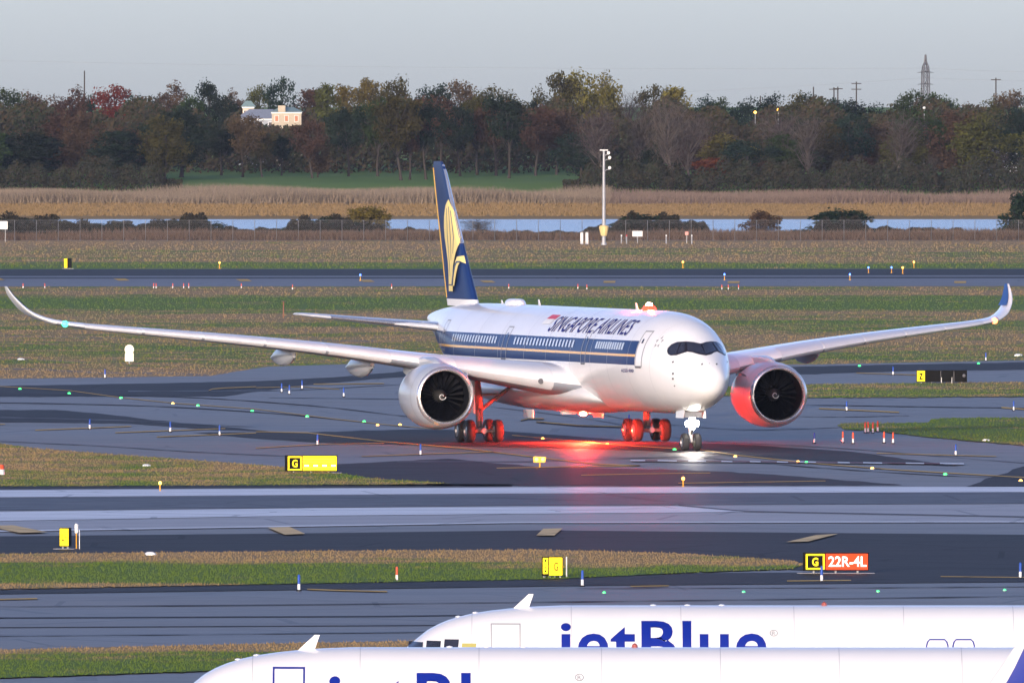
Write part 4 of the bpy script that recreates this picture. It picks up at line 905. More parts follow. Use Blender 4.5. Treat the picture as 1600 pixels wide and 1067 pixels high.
def livery():
    t = NT('liveried_fuselage_paint'); p = t.obj(); s = t.n('ShaderNodeSeparateXYZ'); t.l(p, s.inputs[0]); x, z = s.outputs[0], s.outputs[2]
    def band(a, b): return t.math('MULTIPLY', t.math('GREATER_THAN', z, a), t.math('LESS_THAN', z, b))
    inx = t.math('MULTIPLY', t.math('LESS_THAN', x, X0 - 7.15), t.math('GREATER_THAN', x, X0 - 58.0))
    navy = t.math('MULTIPLY', t.math('ADD', band(5.70, 6.50), band(5.06, 5.56)), inx); gold = t.math('MULTIPLY', band(5.56, 5.70), inx)
    nz = t.noise(p, .35, 5, .65); panel = t.noise(t.scaled(p, (.5, .5, 3)), 1.0, 3)
    c = t.mix(t.ramp(nz, [(.3, 0.), (.7, 1.)]), (.77, .77, .77), (.84, .84, .84))
    c = t.mix(navy, c, (.012, .035, .135)); c = t.mix(gold, c, (.85, .45, .08))
    m = t.bsdf(c, t.math('ADD', t.math('MULTIPLY', panel, .02), .27), coat=.3); b = [n for n in t.t.nodes if n.type == 'BSDF_PRINCIPLED'][0]
    t.l(t.math('SUBTRACT', .4, t.math('MULTIPLY', navy, .4)), b.inputs['Coat Weight']); t.l(t.math('SUBTRACT', .5, t.math('MULTIPLY', navy, .38)), b.inputs['Specular IOR Level']); return m
M['livery'] = livery()
st = [0, .04, .12, .25, .4, .65, 1, 1.4, 1.8, 2.2, 2.6, 3, 3.5, 4, 4.5, 5, 5.5, 6, 6.5, 7, 7.5, 8, 8.75, 9.5, 11] + [13 + 2 * i for i in range(16)] + [44.5 + 1.05 * i for i in range(18)] + [63.2, 63.9, 64.4]
f_me = fus.mesh(st, 72).mesh('fuselage', True, 0.9)
fuselage = link('fuselage', f_me, M['livery'], jet)
MB().lathe([(0, .30), (-.02, .24), (.5, .2)], 'X', (X0 - 64.42, 0, 7.135), 20, True).build('exhaust_pipe', M['black'], fuselage, True)

# cockpit windows: panes cut to the nose skin (starboard ones laid out, port ones mirrored)
JM = Matrix.Translation(jet.location) @ Matrix.Rotation(jet.rotation_euler.z, 4, 'Z'); JI = JM.inverted()
bvh = BVHTree.FromPolygons([v.co.copy() for v in f_me.vertices], [tuple(p.vertices) for p in f_me.polygons])
CAMROT = Matrix.Rotation(math.pi / 2 - math.atan((533.5 - YH) / FPX), 3, 'X')      # the sight line the pane outlines were measured along
def skin_hit(px, py, off):
    d = CAMROT @ Vector(((px - 800) / FPX, -(py - 533.5) / FPX, -1.0)); o = Vector((0, 0, CAMH))
    ol, dl = JI @ o, (JI.to_3x3() @ d).normalized()
    h = bvh.ray_cast(ol, dl)
    return None if h[0] is None else h[0] + h[1] * off
def pane(poly, name, mat, off, step=3.0):
    bm = bmesh.new(); f = bm.faces.new([bm.verts.new((x, y, 0)) for x, y in poly]); x0, x1 = min(p[0] for p in poly), max(p[0] for p in poly); y0, y1 = min(p[1] for p in poly), max(p[1] for p in poly)
    for a, b, no in ((x0, x1, (1, 0, 0)), (y0, y1, (0, 1, 0))):
        v = a + step
        while v < b: bmesh.ops.bisect_plane(bm, geom=bm.verts[:] + bm.edges[:] + bm.faces[:], plane_co=(v if no[0] else 0, v if no[1] else 0, 0), plane_no=no); v += step
    bmesh.ops.triangulate(bm, faces=bm.faces)
    pts = [skin_hit(v.co.x, v.co.y, off) for v in bm.verts]
    if any(p is None for p in pts): bm.free(); return
    fs = [[v.index for v in f.verts] for f in (bm.verts.index_update() or bm.faces)]; bm.free()
    for sgn in (1, -1):
        me = bpy.data.meshes.new(name); me.from_pydata([(p.x, p.y * sgn, p.z) for p in pts], [], fs); bm = bmesh.new(); bm.from_mesh(me); bmesh.ops.recalc_face_normals(bm, faces=bm.faces)
        for f in bm.faces: f.smooth = True
        bm.to_mesh(me); bm.free(); link(name, me, mat, fuselage)
def cpx(py):       # the nose's centre line in the photo row
    best = min((abs(h.y), q) for q, h in ((1080 + k * .25, skin_hit(1080 + k * .25, py, 0)) for k in range(160)) if h is not None)
    return best[1]
c0, c1 = cpx(536.8), cpx(555.3)
pane([(1042.2, 548.5), (1043.5, 543.5), (1049, 538), (1058, 534.2), (1072, 533.4), (1083, 534.2), (c0, 536.8), (c1, 555.6), (1092, 553.6), (1082, 550.6), (1074, 549.6), (1066, 552), (1057, 555.2), (1048, 555.6), (1043.5, 553)], 'window_surround', plain('dark_window_mask', (.012, .010, .018), .4), .008, 2.0)
pane([(1043.8, 549), (1045.5, 544), (1050, 539.5), (1058.5, 535.5), (1063, 535.2), (1056.5, 553.3), (1048.5, 554)], 'cockpit_window', M['glass'], .022)
pane([(1064.6, 535.1), (1070.5, 535), (1068.8, 549.2), (1058.4, 552.6)], 'cockpit_window', M['glass'], .022)
pane([(1073, 535), (1083, 535.8), (c0 - 1.4, 538.2), (c1 - 1.2, 553.6), (1084, 549.4), (1075, 548)], 'cockpit_window', M['glass'], .022)
# cabin windows and doors
win_me = {}
for side in (-1, 1):
    for a, b, n in ((9.4, 15.6, 12), (20.3, 34.4, 19), (38.2, 49.5, 17)):
        for k in range(n):
            sc = a + (b - a) * (k + .5) / n
            patch(lambda u, v: fus.skin(u, v, side, .02), sc - .17, sc + .17, 5.93, 6.36, 2, 3).build('cabin_window', M['window'], fuselage, True)
    for a, b, z0, z1 in ((6.05, 7.08, 4.95, 7.1), (17.4, 18.5, 5.0, 7.0), (35.6, 36.8, 5.0, 7.0), (52.0, 53.1, 5.3, 7.2)):
        d = frame(lambda u, v: fus.skin(u, v, side, .016), a, b, z0, z1, .10, .07).build('door', M['seam'], fuselage, True)
        patch(lambda u, v: fus.skin(u, v, side, .03), a + .45, a + .65, 6.35, 6.6, 2, 3).build('door_window', M['glass'], d)
        patch(lambda u, v: fus.skin(u, v, side, .03), a + .1, b - .1, z0 - .06, z0 + .03, 4, 2).build('sill', M['dark_grey'], d)
    # titles: forward is to the right on the starboard side
    if side < 0: fn = lambda x, y: fus.arc(27.7 - x, 3.05 - y * 1.0, -1, .02)
    else: fn = lambda x, y: fus.arc(9.5 + x, 3.05 - y, 1, .02)
    me = wrap_text('SINGAPORE AIRLINES', 1.22, fn, .32, .008, 18.2, 1.04); link('title_lettering', me, M['navy_text'], fuselage)
    flag = lambda u, v: fus.arc((30.1 - u - (v * .35)) if side < 0 else (28.0 + u - v * .35), 2.55 - v, side, .02)
    patch(flag, 0, 1.9, .42, .84, 4, 3).build('flag_stripe', M['red_paint'], fuselage); patch(flag, 0, 1.9, 0, .42, 4, 3).build('flag_stripe', M['white_post'], fuselage)
    if side < 0: fn = lambda x, y: fus.skin(9.6 - x, 4.62 + y, -1, .02)
    else: fn = lambda x, y: fus.skin(7.4 + x, 4.62 + y, 1, .02)
    link('type_lettering', wrap_text('A350-900', .20, fn, .2, .01, 2.3), M['navy_text'], fuselage)
    for k in range(5):      # five-pointed alliance badge
        a = math.pi / 2 + k * 2 * math.pi / 5; cu, cv = 4.72 + .26 * math.cos(a), 6.45 + .26 * math.sin(a)
        m = MB(); m.add([fus.skin(cu + .12 * math.cos(a + q), cv + .12 * math.sin(a + q), side, .02) for q in (0, 2.2, 4.1)], [(0, 1, 2)]); m.build('alliance_badge', M['seam'], fuselage)
    for u, v, r in ((2.35, 4.62, .07), (2.35, 4.32, .07), (2.3, 3.9, .05), (2.6, 5.3, .06)):
        m = MB(); m.add([fus.skin(u + r * 1.5 * math.cos(q * .785), v + r * math.sin(q * .785), side, .02) for q in range(8)], [tuple(range(8))]); m.build('nose_probe', M['dark_grey'], fuselage)
for du in (-.45, 0, .45):
    p = Vector(fus.skin(.75, 5.10, -1, .0)); MB().tube([(p.x, du, 5.16), (p.x + .16, du, 5.22)], .05, 6).build('nose_probe', M['dark_grey'], fuselage)
# things on the crown
def dome(sx, L, w, h, name, mat):
    z0 = fus.ft(sx) - .08; m = MB(); rings = []
    for k in range(7):
        q = math.cos(k / 6 * math.pi / 2); zz = z0 + (h + .08) * math.sin(k / 6 * math.pi / 2); q = max(.02, q ** .45)
        rings.append([(X0 - sx + L / 2 * q * math.cos(a * .2618), w / 2 * q * math.sin(a * .2618), zz) for a in range(24)])
    m.loft(rings, True, True); return m.build(name, mat, fuselage, True)
dome(44.4, 3.0, 1.15, .34, 'satellite_dome', M['white_paint'])
for sx, h in ((38.8, .38), (16.6, .42), (47.5, .25)):
    z0 = fus.ft(sx) - .03; m = MB(); m.prism([(X0 - sx + .3, z0), (X0 - sx - .1, z0), (X0 - sx - .18, z0 + h), (X0 - sx - .06, z0 + h)], -.03, .03); m.build('antenna', M['white_paint'], fuselage)
for sx in (5.0, 8.4, 12.6, 16.4, 21.0, 26.5, 31.5, 37.6, 43.0, 48.6, 54.2, 58.6):
    rg = fus.ring(sx, 72); zc = (fus.ft(sx) + fus.fb(sx)) / 2; m = MB(); m.loft([[(x + dx, y * 1.0025, zc + (z - zc) * 1.0025) for x, y, z in rg] for dx in (-.02, .02)], True, False); m.build('skin_seam', M['skin_seam'], fuselage)
# belly fairing
BS = [17.5, 18.2, 19.5, 21.5, 24, 28, 36, 40, 43, 45.5, 47]
bf = Body(BS, [2.9, 3.3, 3.9, 4.2, 4.35, 4.4, 4.4, 4.3, 4.0, 3.5, 3.1], [2.6, 2.42, 2.22, 2.02, 1.90, 1.86, 1.88, 1.98, 2.12, 2.35, 2.7], [1.2, 2.0, 2.75, 3.15, 3.35, 3.42, 3.42, 3.3, 2.95, 2.2, 1.4], X0)
bf.mesh([17.5, 17.8, 18.2, 18.8, 19.5, 20.5, 21.5, 22.7, 24, 26, 28, 31, 34, 36, 38, 40, 41.5, 43, 44.3, 45.5, 46.3, 47], 48).build('belly_fairing', M['belly_grey'], jet, True)
# wings
WS = [(1.5, 18.9, 16.6, 3.55, .13, .03), (3.3, 20.6, 14.9, 3.75, .13, .05), (6.5, 23.3, 12.4, 4.25, .12, .06), (10.3, 26.2, 9.8, 4.85, .11, .06), (15, 29.6, 7.9, 5.55, .105, .06), (20, 33.1, 6.3, 6.15, .10, .06), (25, 36.6, 4.7, 6.65, .10, .07), (28.5, 39.1, 3.6, 7.00, .10, .12), (30.0, 40.5, 3.05, 7.25, .10, .35), (31.1, 42.0, 2.5, 7.75, .095, .75), (31.7, 43.3, 1.9, 8.45, .09, 1.15), (31.95, 44.4, 1.3, 9.0, .09, 1.35), (32.05, 45.2, .65, 9.42, .09, 1.45)]
WD = dense(WS, 3)
fz = [pchip([s[0] for s in WS], [s[j] for s in WS]) for j in range(6)]
under_shade_grey = plain('wing_underside_shade', (.24, .26, .30), .4, var=.08)  # underside shading put into the colour, darker than the wing's own paint
paint_panel = plain('wing_panel_grey', (.62, .63, .66), .3, coat=.3, var=.05)
for side in (-1, 1):
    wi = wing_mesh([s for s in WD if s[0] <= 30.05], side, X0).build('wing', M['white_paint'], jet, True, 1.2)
    wi.data.materials.append(under_shade_grey)
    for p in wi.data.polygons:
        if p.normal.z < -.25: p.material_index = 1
    wing_mesh([s for s in WD if s[0] >= 29.95], side, X0).build('winglet', M['white_paint'] if side < 0 else M['white_paint'], wi, True, 1.2)
    wl = [s for s in WD if s[0] >= 31.2]
    m = MB(); m.loft([[(X0 - s[1] - s[2] * q, side * (s[0] - (s[2] * .075 + .02) * math.sin(s[5])), s[3] + (s[2] * .075 + .02) * math.cos(s[5])) for q in (.22, .4, .6, .8, .97)] for s in wl], False, False)
    m.build('winglet_colour', plain('winglet_blue', (.012, .065, .26), .35, spec=.2, var=.05), wi, True)
    # slats: bright leading-edge segments with gaps
    for a, b in ((3.9, 8.9), (12.3, 15.6), (15.75, 18.9), (19.05, 22.2), (22.35, 25.4), (25.55, 28.6)):
        rings = []
        for k in range(9):
            y = a + (b - a) * k / 8; s = [f(y) for f in fz]; af = airfoil(s[2], s[4]); n = len(af)
            idx = [4, 3, 2, 1, 0, n - 1, n - 2]
            rings.append([(X0 - s[1] - af[i][0] + .015, side * y, s[3] + af[i][1] * 1.06) for i in idx])
        m = MB(); m.loft(rings, False, False); m.build('slat', paint_panel, wi, True)
    for y, L, r in ((12.2, 6.2, .60), (16.6, 5.6, .52), (7.2, 6.2, .55)):
        s = [f(y) for f in fz]; te = s[1] + s[2]; zc = s[3] - .42
        prof = [(q, r * max(.03, math.sin(math.pi * min(.97, max(.03, q)) ** .8)) ** .7) for q in (0, .05, .12, .25, .4, .55, .7, .85, .95, 1)]
        rings = [[(X0 - (te - L * .62 + L * q), side * y + rr * .75 * math.cos(a * .5236), zc - .25 * q + rr * math.sin(a * .5236) * 1.15) for a in range(12)] for q, rr in prof]
        m = MB(); m.loft(rings, True, True); m.build('flap_fairing', M['grey_paint'], wi, True)
    ny = 29.6; s = [f(ny) for f in fz]
    MB().lathe([(.0, .02), (-.05, .16), (-.25, .2), (-.5, .1)], 'X', (X0 - s[1] + .12, side * ny, s[3] + .02), 12, True).build('navigation_light', glow('wing_green_lamp', (.03, 1., .28), 4) if side < 0 else glow('wing_red_lamp', (1., .14, .05), 5), wi, True)
    # root panel between the slat and the body, with its dark vent
    patch(lambda u, v: (X0 - fz[1](u) - airfoil(fz[2](u), fz[4](u))[v_i(v)][0] + .02, side * u, fz[3](u) + airfoil(fz[2](u), fz[4](u))[v_i(v)][1] * 1.04), 3.4, 3.85, 0, 6, 2, 6).build('root_panel', M['grey_paint'], wi, True) if False else None
    MB().lathe([(0, .17), (-.04, .15), (-.06, .02)], 'X', (X0 - fz[1](4.6) + .12, side * 4.6, fz[3](4.6) - .06), 12, True).build('landing_lens', M['dark_grey'], wi, True)
# engines
for side in (-1, 1):
    ey, es, ez = side * 10.45, 21.9, 2.98
    def P(lst): return [(X0 - es - a, r) for a, r in lst]
    en = MB().lathe(P([(.14, 1.80), (.35, 1.865), (.8, 1.94), (1.4, 1.99), (2.2, 2.01), (3.2, 1.97), (4.2, 1.83), (5.0, 1.64), (5.5, 1.48), (5.5, 1.40), (4.0, 1.38)]), 'X', (0, ey, ez), 64).build('engine', M['grey_paint'] , jet, True)
    MB().lathe(P([(.14, 1.802), (.05, 1.75), (.0, 1.69), (-.02, 1.63), (.02, 1.57), (.12, 1.52), (.22, 1.505)]), 'X', (0, ey, ez), 64).build('inlet_lip', M['lip_metal'], en, True)
    MB().lathe(P([(.22, 1.505), (.6, 1.50), (1.2, 1.52), (1.75, 1.55)]), 'X', (0, ey, ez), 48).build('inlet_duct', M['black'], en, True)
    MB().lathe(P([(1.72, 1.56), (1.74, .2)]), 'X', (0, ey, ez), 32, True).build('fan_backing', M['black'], en)
    fb = MB()
    for k in range(22):
        a = 2 * math.pi * k / 22; rings = []
        for r, tw, ch in ((.38, .2, .20), (.8, .5, .26), (1.2, .8, .30), (1.5, 1.0, .26)):
            ring = []
            for q in (-1, 1):
                for th in (-.012, .012):
                    dx, dt = q * ch * math.cos(tw), q * ch * math.sin(tw) * .5
                    ring.append((X0 - es - 1.42 + dx + th, ey + r * math.cos(a) - dt * math.sin(a), ez + r * math.sin(a) + dt * math.cos(a)))
            rings.append([ring[0], ring[1], ring[3], ring[2]])
        fb.loft(rings, True, True)
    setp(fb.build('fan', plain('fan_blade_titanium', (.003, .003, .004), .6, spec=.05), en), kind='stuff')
    MB().lathe(P([(.82, .01), (.86, .1), (.98, .22), (1.15, .33), (1.42, .42), (1.7, .42)]), 'X', (0, ey, ez), 24).build('spinner', plain('spinner_grey', (.03, .03, .03), .4), en, True)
    sw = MB(); pts = []
    for k in range(18):
        a = k * .36; r = .05 + .012 * k; pts.append((X0 - es - (.82 + .9 * (r / .42) ** 2 * .5) + .03, ey + r * math.cos(a), ez + r * math.sin(a)))
    sw.tube(pts, .018, 5).build('spinner_swirl', M['white_post'], en)
    # pylon: from the top of the cowl up to the wing
    def rib(sx, zb, zt, w): return [(X0 - sx, ey - w, zb), (X0 - sx, ey - w, zt - .1), (X0 - sx, ey - w * .5, zt), (X0 - sx, ey + w * .5, zt), (X0 - sx, ey + w, zt - .1), (X0 - sx, ey + w, zb)]
    MB().loft([rib(22.9, 4.80, 4.90, .05), rib(23.4, 4.7, 5.08, .22), (rib(24.2, 4.6, 5.22, .34)), rib(25.4, 4.4, 5.32, .40), rib(26.6, 4.1, 5.30, .42), rib(28.5, 3.9, 5.1, .40), rib(31, 4.3, 4.9, .25)], True, True).build('pylon', M['grey_paint'], en, True)
    MB().lathe(P([(5.4, 1.05), (6.3, .85), (6.9, .62), (6.9, .55), (6.0, .5)]), 'X', (0, ey, ez), 32).build('core_nozzle', M['dark_grey'], en, True)
    for k, (a0, zz) in enumerate(((1.02, 0),)):
        MB().lathe(P([(.95, 1.962), (1.0, 1.968)]), 'X', (0, ey, ez), 64).build('cowl_seam', M['seam'], en)
    m = MB(); m.prism([(X0 - 23.2, ez + 1.1), (X0 - 24.3, ez + 1.1), (X0 - 24.3, ez + 1.42), (X0 - 23.4, ez + 1.3)], -.02, .02)
    for v in range(len(m.v)): x, y, z = m.v[v]; m.v[v] = (x, ey - side * (1.62 + (z - ez - 1.1) * .9) + y, z)
    m.build('strake', M['grey_paint'], en)
# tail fin, its emblem, tailplanes
FZ = [(8.0, 53.4, 7.2, .11), (8.6, 54.0, 6.9, .11), (12, 57.1, 5.2, .10), (15, 59.8, 3.75, .10), (16.6, 61.25, 2.9, .10), (17.0, 61.9, 2.0, .08)]
def fin_livery():
    t = NT('fin_paint'); s = t.n('ShaderNodeSeparateXYZ'); t.l(t.obj(), s.inputs[0])
    c = t.mix(t.math('LESS_THAN', s.outputs[2], 8.42), (.012, .035, .135), (.78, .78, .78)); return t.bsdf(c, .35, coat=.0, spec=.14)
rings = []
for z, sl, c, tk in FZ: rings.append([(X0 - sl - a, b, z) for a, b in airfoil(c, tk)])
m = MB(); m.loft(rings, True, True); fin = m.build('tail_fin', fin_livery(), jet, True, 1.2)
ffz = [pchip([q[0] for q in FZ], [q[j] for q in FZ]) for j in range(4)]
rings = []
for k in range(11):
    z = 11.9 + (16.8 - 11.9) * k / 10; sl, c, tk = ffz[1](z), ffz[2](z), ffz[3](z); af = airfoil(c, tk); n = len(af)
    rings.append([(X0 - sl - af[i][0] + .015, af[i][1] * 1.05, z) for i in (2, 1, 0, n - 1, n - 2)])
m = MB(); m.loft(rings, False, False); m.build('leading_edge', M['lip_metal'], fin, True)
MB().loft([[(X0 - ffz[1](z) - ffz[2](z) - dx, y, z) for dx, y in ((-.28, -.05), (.03, 0), (-.28, .05))] for z in (8.5, 10, 12, 14, 15.5, 16.6)], True, True).build('trailing_edge', M['gold'], fin)
def fin_pt(u, v, side, off):      # u 0..1 across the chord from the leading edge, v height
    sl, c, tk = ffz[1](v), ffz[2](v), ffz[3](v); x = min(max(u, .001), .999)
    th = 5 * tk * (0.2969 * math.sqrt(x) - 0.126 * x - 0.3516 * x * x + 0.2843 * x**3 - 0.1015 * x**4) * 1.12 * c
    return (X0 - sl - c * x, side * (th + off), v)
def crop2fin(cx, cy):             # emblem drawing on the fin: station and height
    px, py = 600 + cx / 3.95, 230 + cy / 3.95; sx = X0 + 12; 
    for _ in range(6):
        D = ND + (sx - X0) * math.cos(YAW); xx = at(px, D); sx = X0 + (NX - xx - .25 * math.cos(YAW)) / math.sin(YAW)
    z = zat(py, D - .1); return sx, z
def emblem(poly, mat, off, name='bird_emblem'):
    pts = [crop2fin(*p) for p in poly]
    uv = []
    for sx, z in pts:
        z = min(max(z, 8.1), 17); uv.append(((sx - ffz[1](z)) / ffz[2](z), z))
    for side in (-1, 1):
        bm = bmesh.new(); bm.faces.new([bm.verts.new((u * 10, v, 0)) for u, v in uv])
        for k in range(1, 40): bmesh.ops.bisect_plane(bm, geom=bm.verts[:] + bm.edges[:] + bm.faces[:], plane_co=(0, 8 + k * .25, 0), plane_no=(0, 1, 0))
        for k in range(1, 12): bmesh.ops.bisect_plane(bm, geom=bm.verts[:] + bm.edges[:] + bm.faces[:], plane_co=(k * .85, 0, 0), plane_no=(1, 0, 0))
        bmesh.ops.triangulate(bm, faces=bm.faces)
        for v in bm.verts: v.co = fin_pt(v.co.x / 10, v.co.y, side, off)
        bmesh.ops.recalc_face_normals(bm, faces=bm.faces); me = bpy.data.meshes.new(name); bm.to_mesh(me); bm.free(); link(name, me, mat, fin)
emblem([(390, 325), (379, 365), (371, 430), (369, 500), (374, 565), (386, 640), (397, 720), (401, 800), (398, 892), (436, 892), (433, 800), (436, 735), (447, 660), (456, 600), (451, 540), (436, 470), (414, 400)], M['pale_gold'], .02)
for a in ([(385, 380), (387, 380), (398, 560), (410, 700), (416, 800), (414, 800), (407, 700), (395, 560)], [(394, 370), (396, 370), (417, 560), (424, 700), (422, 700), (414, 560)], [(404, 395), (406, 395), (433, 560), (435, 660), (433, 660), (430, 560)]): emblem(a, M['navy'], .035, 'feather_line')
emblem([(438, 860), (440, 790), (448, 715), (456, 680), (480, 672), (490, 722), (473, 708), (465, 735), (458, 790), (448, 858)], M['pale_gold'], .028)
emblem([(404, 848), (428, 850), (436, 790), (445, 730), (456, 706), (474, 706), (474, 714), (460, 716), (452, 740), (444, 800), (436, 858), (404, 856)], M['navy'], .045, 'feather_line')
HS = [(.6, 54.6, 6.6, 6.55, .10, .08), (1.2, 55.2, 6.2, 6.60, .10, .08), (5, 58.0, 4.2, 6.98, .10, .08), (8.6, 60.7, 2.5, 7.36, .10, .08), (9.35, 61.6, 1.6, 7.45, .10, .08)]
for side in (-1, 1):
    tp = wing_mesh(dense(HS, 2), side, X0).build('tailplane', plain('tailplane_grey', (.50, .53, .58), .3, coat=.3, var=.05), jet, True, 1.2)
    hz = [pchip([q[0] for q in HS], [q[j] for q in HS]) for j in range(6)]; rings = []
    for k in range(6):
        y = 1.3 + 6.4 * k / 5; s = [f(y) for f in hz]; af = airfoil(s[2], s[4]); n = len(af); rings.append([(X0 - s[1] - af[i][0] + .012, side * y, s[3] + af[i][1] * 1.05) for i in (3, 2, 1, 0, n - 1, n - 2, n - 3)])
    m = MB(); m.loft(rings, False, False); m.build('leading_edge', M['lip_metal'], tp, True)
# nose gear
ng = MB().tube([(0, 0, .52), (0, 0, 1.2), (-.05, 0, 2.5)], [.11, .14, .17], 14).build('nose_gear', M['white_post'], jet, True)
for y in (-.37, .37): wheel(ng, 0, y, .525, .525, .38)
MB().tube([(0, -.40, .525), (0, .40, .525)], .09, 10).build('axle', M['steel'], ng)
MB().tube([(.12, 0, 1.0), (.42, 0, 1.5), (.15, 0, 2.0)], .07, 8).build('torque_link', M['steel'], ng, True)
MB().tube([(0, 0, 1.7), (-1.4, 0, 2.6)], .09, 8).build('drag_brace', M['steel'], ng)
for y in (-.62, .62): MB().add([(.9, y, 2.45), (-.9, y, 2.45), (-.8, y * 1.1, 1.95), (.8, y * 1.1, 1.95), (.9, y * 1.05, 2.45), (-.9, y * 1.05, 2.45), (-.8, y * 1.15, 1.95), (.8, y * 1.15, 1.95)], [(0, 1, 2, 3), (7, 6, 5, 4), (0, 3, 7, 4), (1, 5, 6, 2), (3, 2, 6, 7), (0, 4, 5, 1)]).build('gear_door', M['white_paint'], ng)
MB().box((.25, 0, 2.15), (.5, 1.05, .34)).build('gear_bay_equipment', M['steel'], ng)
for y, z, r in ((-.24, 1.62, .2), (.24, 1.62, .2), (0, 1.92, .17), (0, 1.38, .15)):
    b = MB().lathe([(-.22, .05), (-.1, r), (0, r + .02)], 'X', (.28, y, z), 16).build('landing_light', M['steel'], ng, True)
    MB().lathe([(0, r), (.03, r * .6), (.035, .01)], 'X', (.28, y, z), 16).build('lens', M['landing'], b, True)
# main gear
M['gear_grey'] = plain('gear_grey_paint', (.16, .15, .15), .5, var=.2)
for side in (-1, 1):
    gx, gy = X0 - 33.3, side * 5.3
    mg = MB().tube([(gx, gy, .7), (gx, gy, 2.4), (gx + .2, gy + side * .35, 4.3)], [.20, .24, .28], 14).build('main_gear', M['gear_grey'], jet, True)
    MB().tube([(gx + 1.25, gy, .70), (gx - 1.25, gy, .70)], .17, 10).build('bogie_beam', M['steel'], mg)
    for dx in (1.02, -1.02):
        MB().tube([(gx + dx, gy - .9, .69), (gx + dx, gy + .9, .69)], .11, 10).build('axle', M['steel'], mg)
        for dy in (-.88, .88): wheel(mg, gx + dx, gy + dy, .69, .69, .52, 'steel')
    MB().tube([(gx, gy, 1.9), (gx + .1, gy - side * 1.9, 3.3)], .12, 8).build('side_brace', M['gear_grey'], mg); MB().tube([(gx + .1, gy, 2.9), (gx + .1, gy - side * 1.4, 2.9)], .07, 8).build('lock_link', M['steel'], mg)
    MB().tube([(gx + .35, gy, 1.0), (gx + .62, gy, 1.5), (gx + .3, gy, 2.0)], .07, 8).build('torque_link', M['steel'], mg)
    MB().box((gx + .1, gy + side * .5, 2.9), (1.3, .07, 2.3)).build('gear_door', M['white_paint'], mg)
    MB().box((gx + .1, side * 2.2, 1.72), (2.2, .06, .5)).build('inner_door', M['white_paint'], mg)
# red beacons: lamps in glowing halo domes under the belly and on the crown
for sx, z, up, mt, q in ((13.8, 8.23, 1, 'beacon_top', 1.0), (28.7, 1.92, -1, 'beacon_low', .55)):
    b = MB().lathe([(-.06 * up, .36), (0, .36)], 'Z', (X0 - sx, 0, z), 16, True).build('beacon', M['steel'], jet, True)
    MB().lathe([(0, .42), (.10 * up * q, .41), (.22 * up * q, .33), (.30 * up * q, .20), (.30 * up * q, .02)], 'Z', (X0 - sx, 0, z + .002 * up), 16, True).build('glass', M['beacon_halo_glass'], b, True)  # oversized glowing dome imitates the red halo around the lamp
    MB().lathe([(.28 * up * q, .19), (.36 * up * q, .18), (.43 * up * q, .12), (.46 * up * q, .01)], 'Z', (X0 - sx, 0, z), 14, True).build('lamp', M[mt], b, True)
MB().box((X0 - 28.2, -1.05, 1.86), (.5, .9, .18)).build('belly_flash_block', M['white_paint'], jet)  # white blocks stand in for the beacon's flash reflection
MB().box((X0 - 28.9, .85, 1.86), (.5, .9, .14)).build('belly_flash_block', M['white_paint'], jet)
ld = bpy.data.lights.new('taxi_light', 'SPOT'); ld.energy = 700; ld.color = (1, .92, .8); ld.spot_size = math.radians(70); ld.spot_blend = .8; ld.shadow_soft_size = .15
lo = bpy.data.objects.new('taxi_light', ld); COL.objects.link(lo); lo.parent = jet; lo.location = (.55, 0, 1.65); lo.rotation_euler = (0, math.radians(-78), 0)

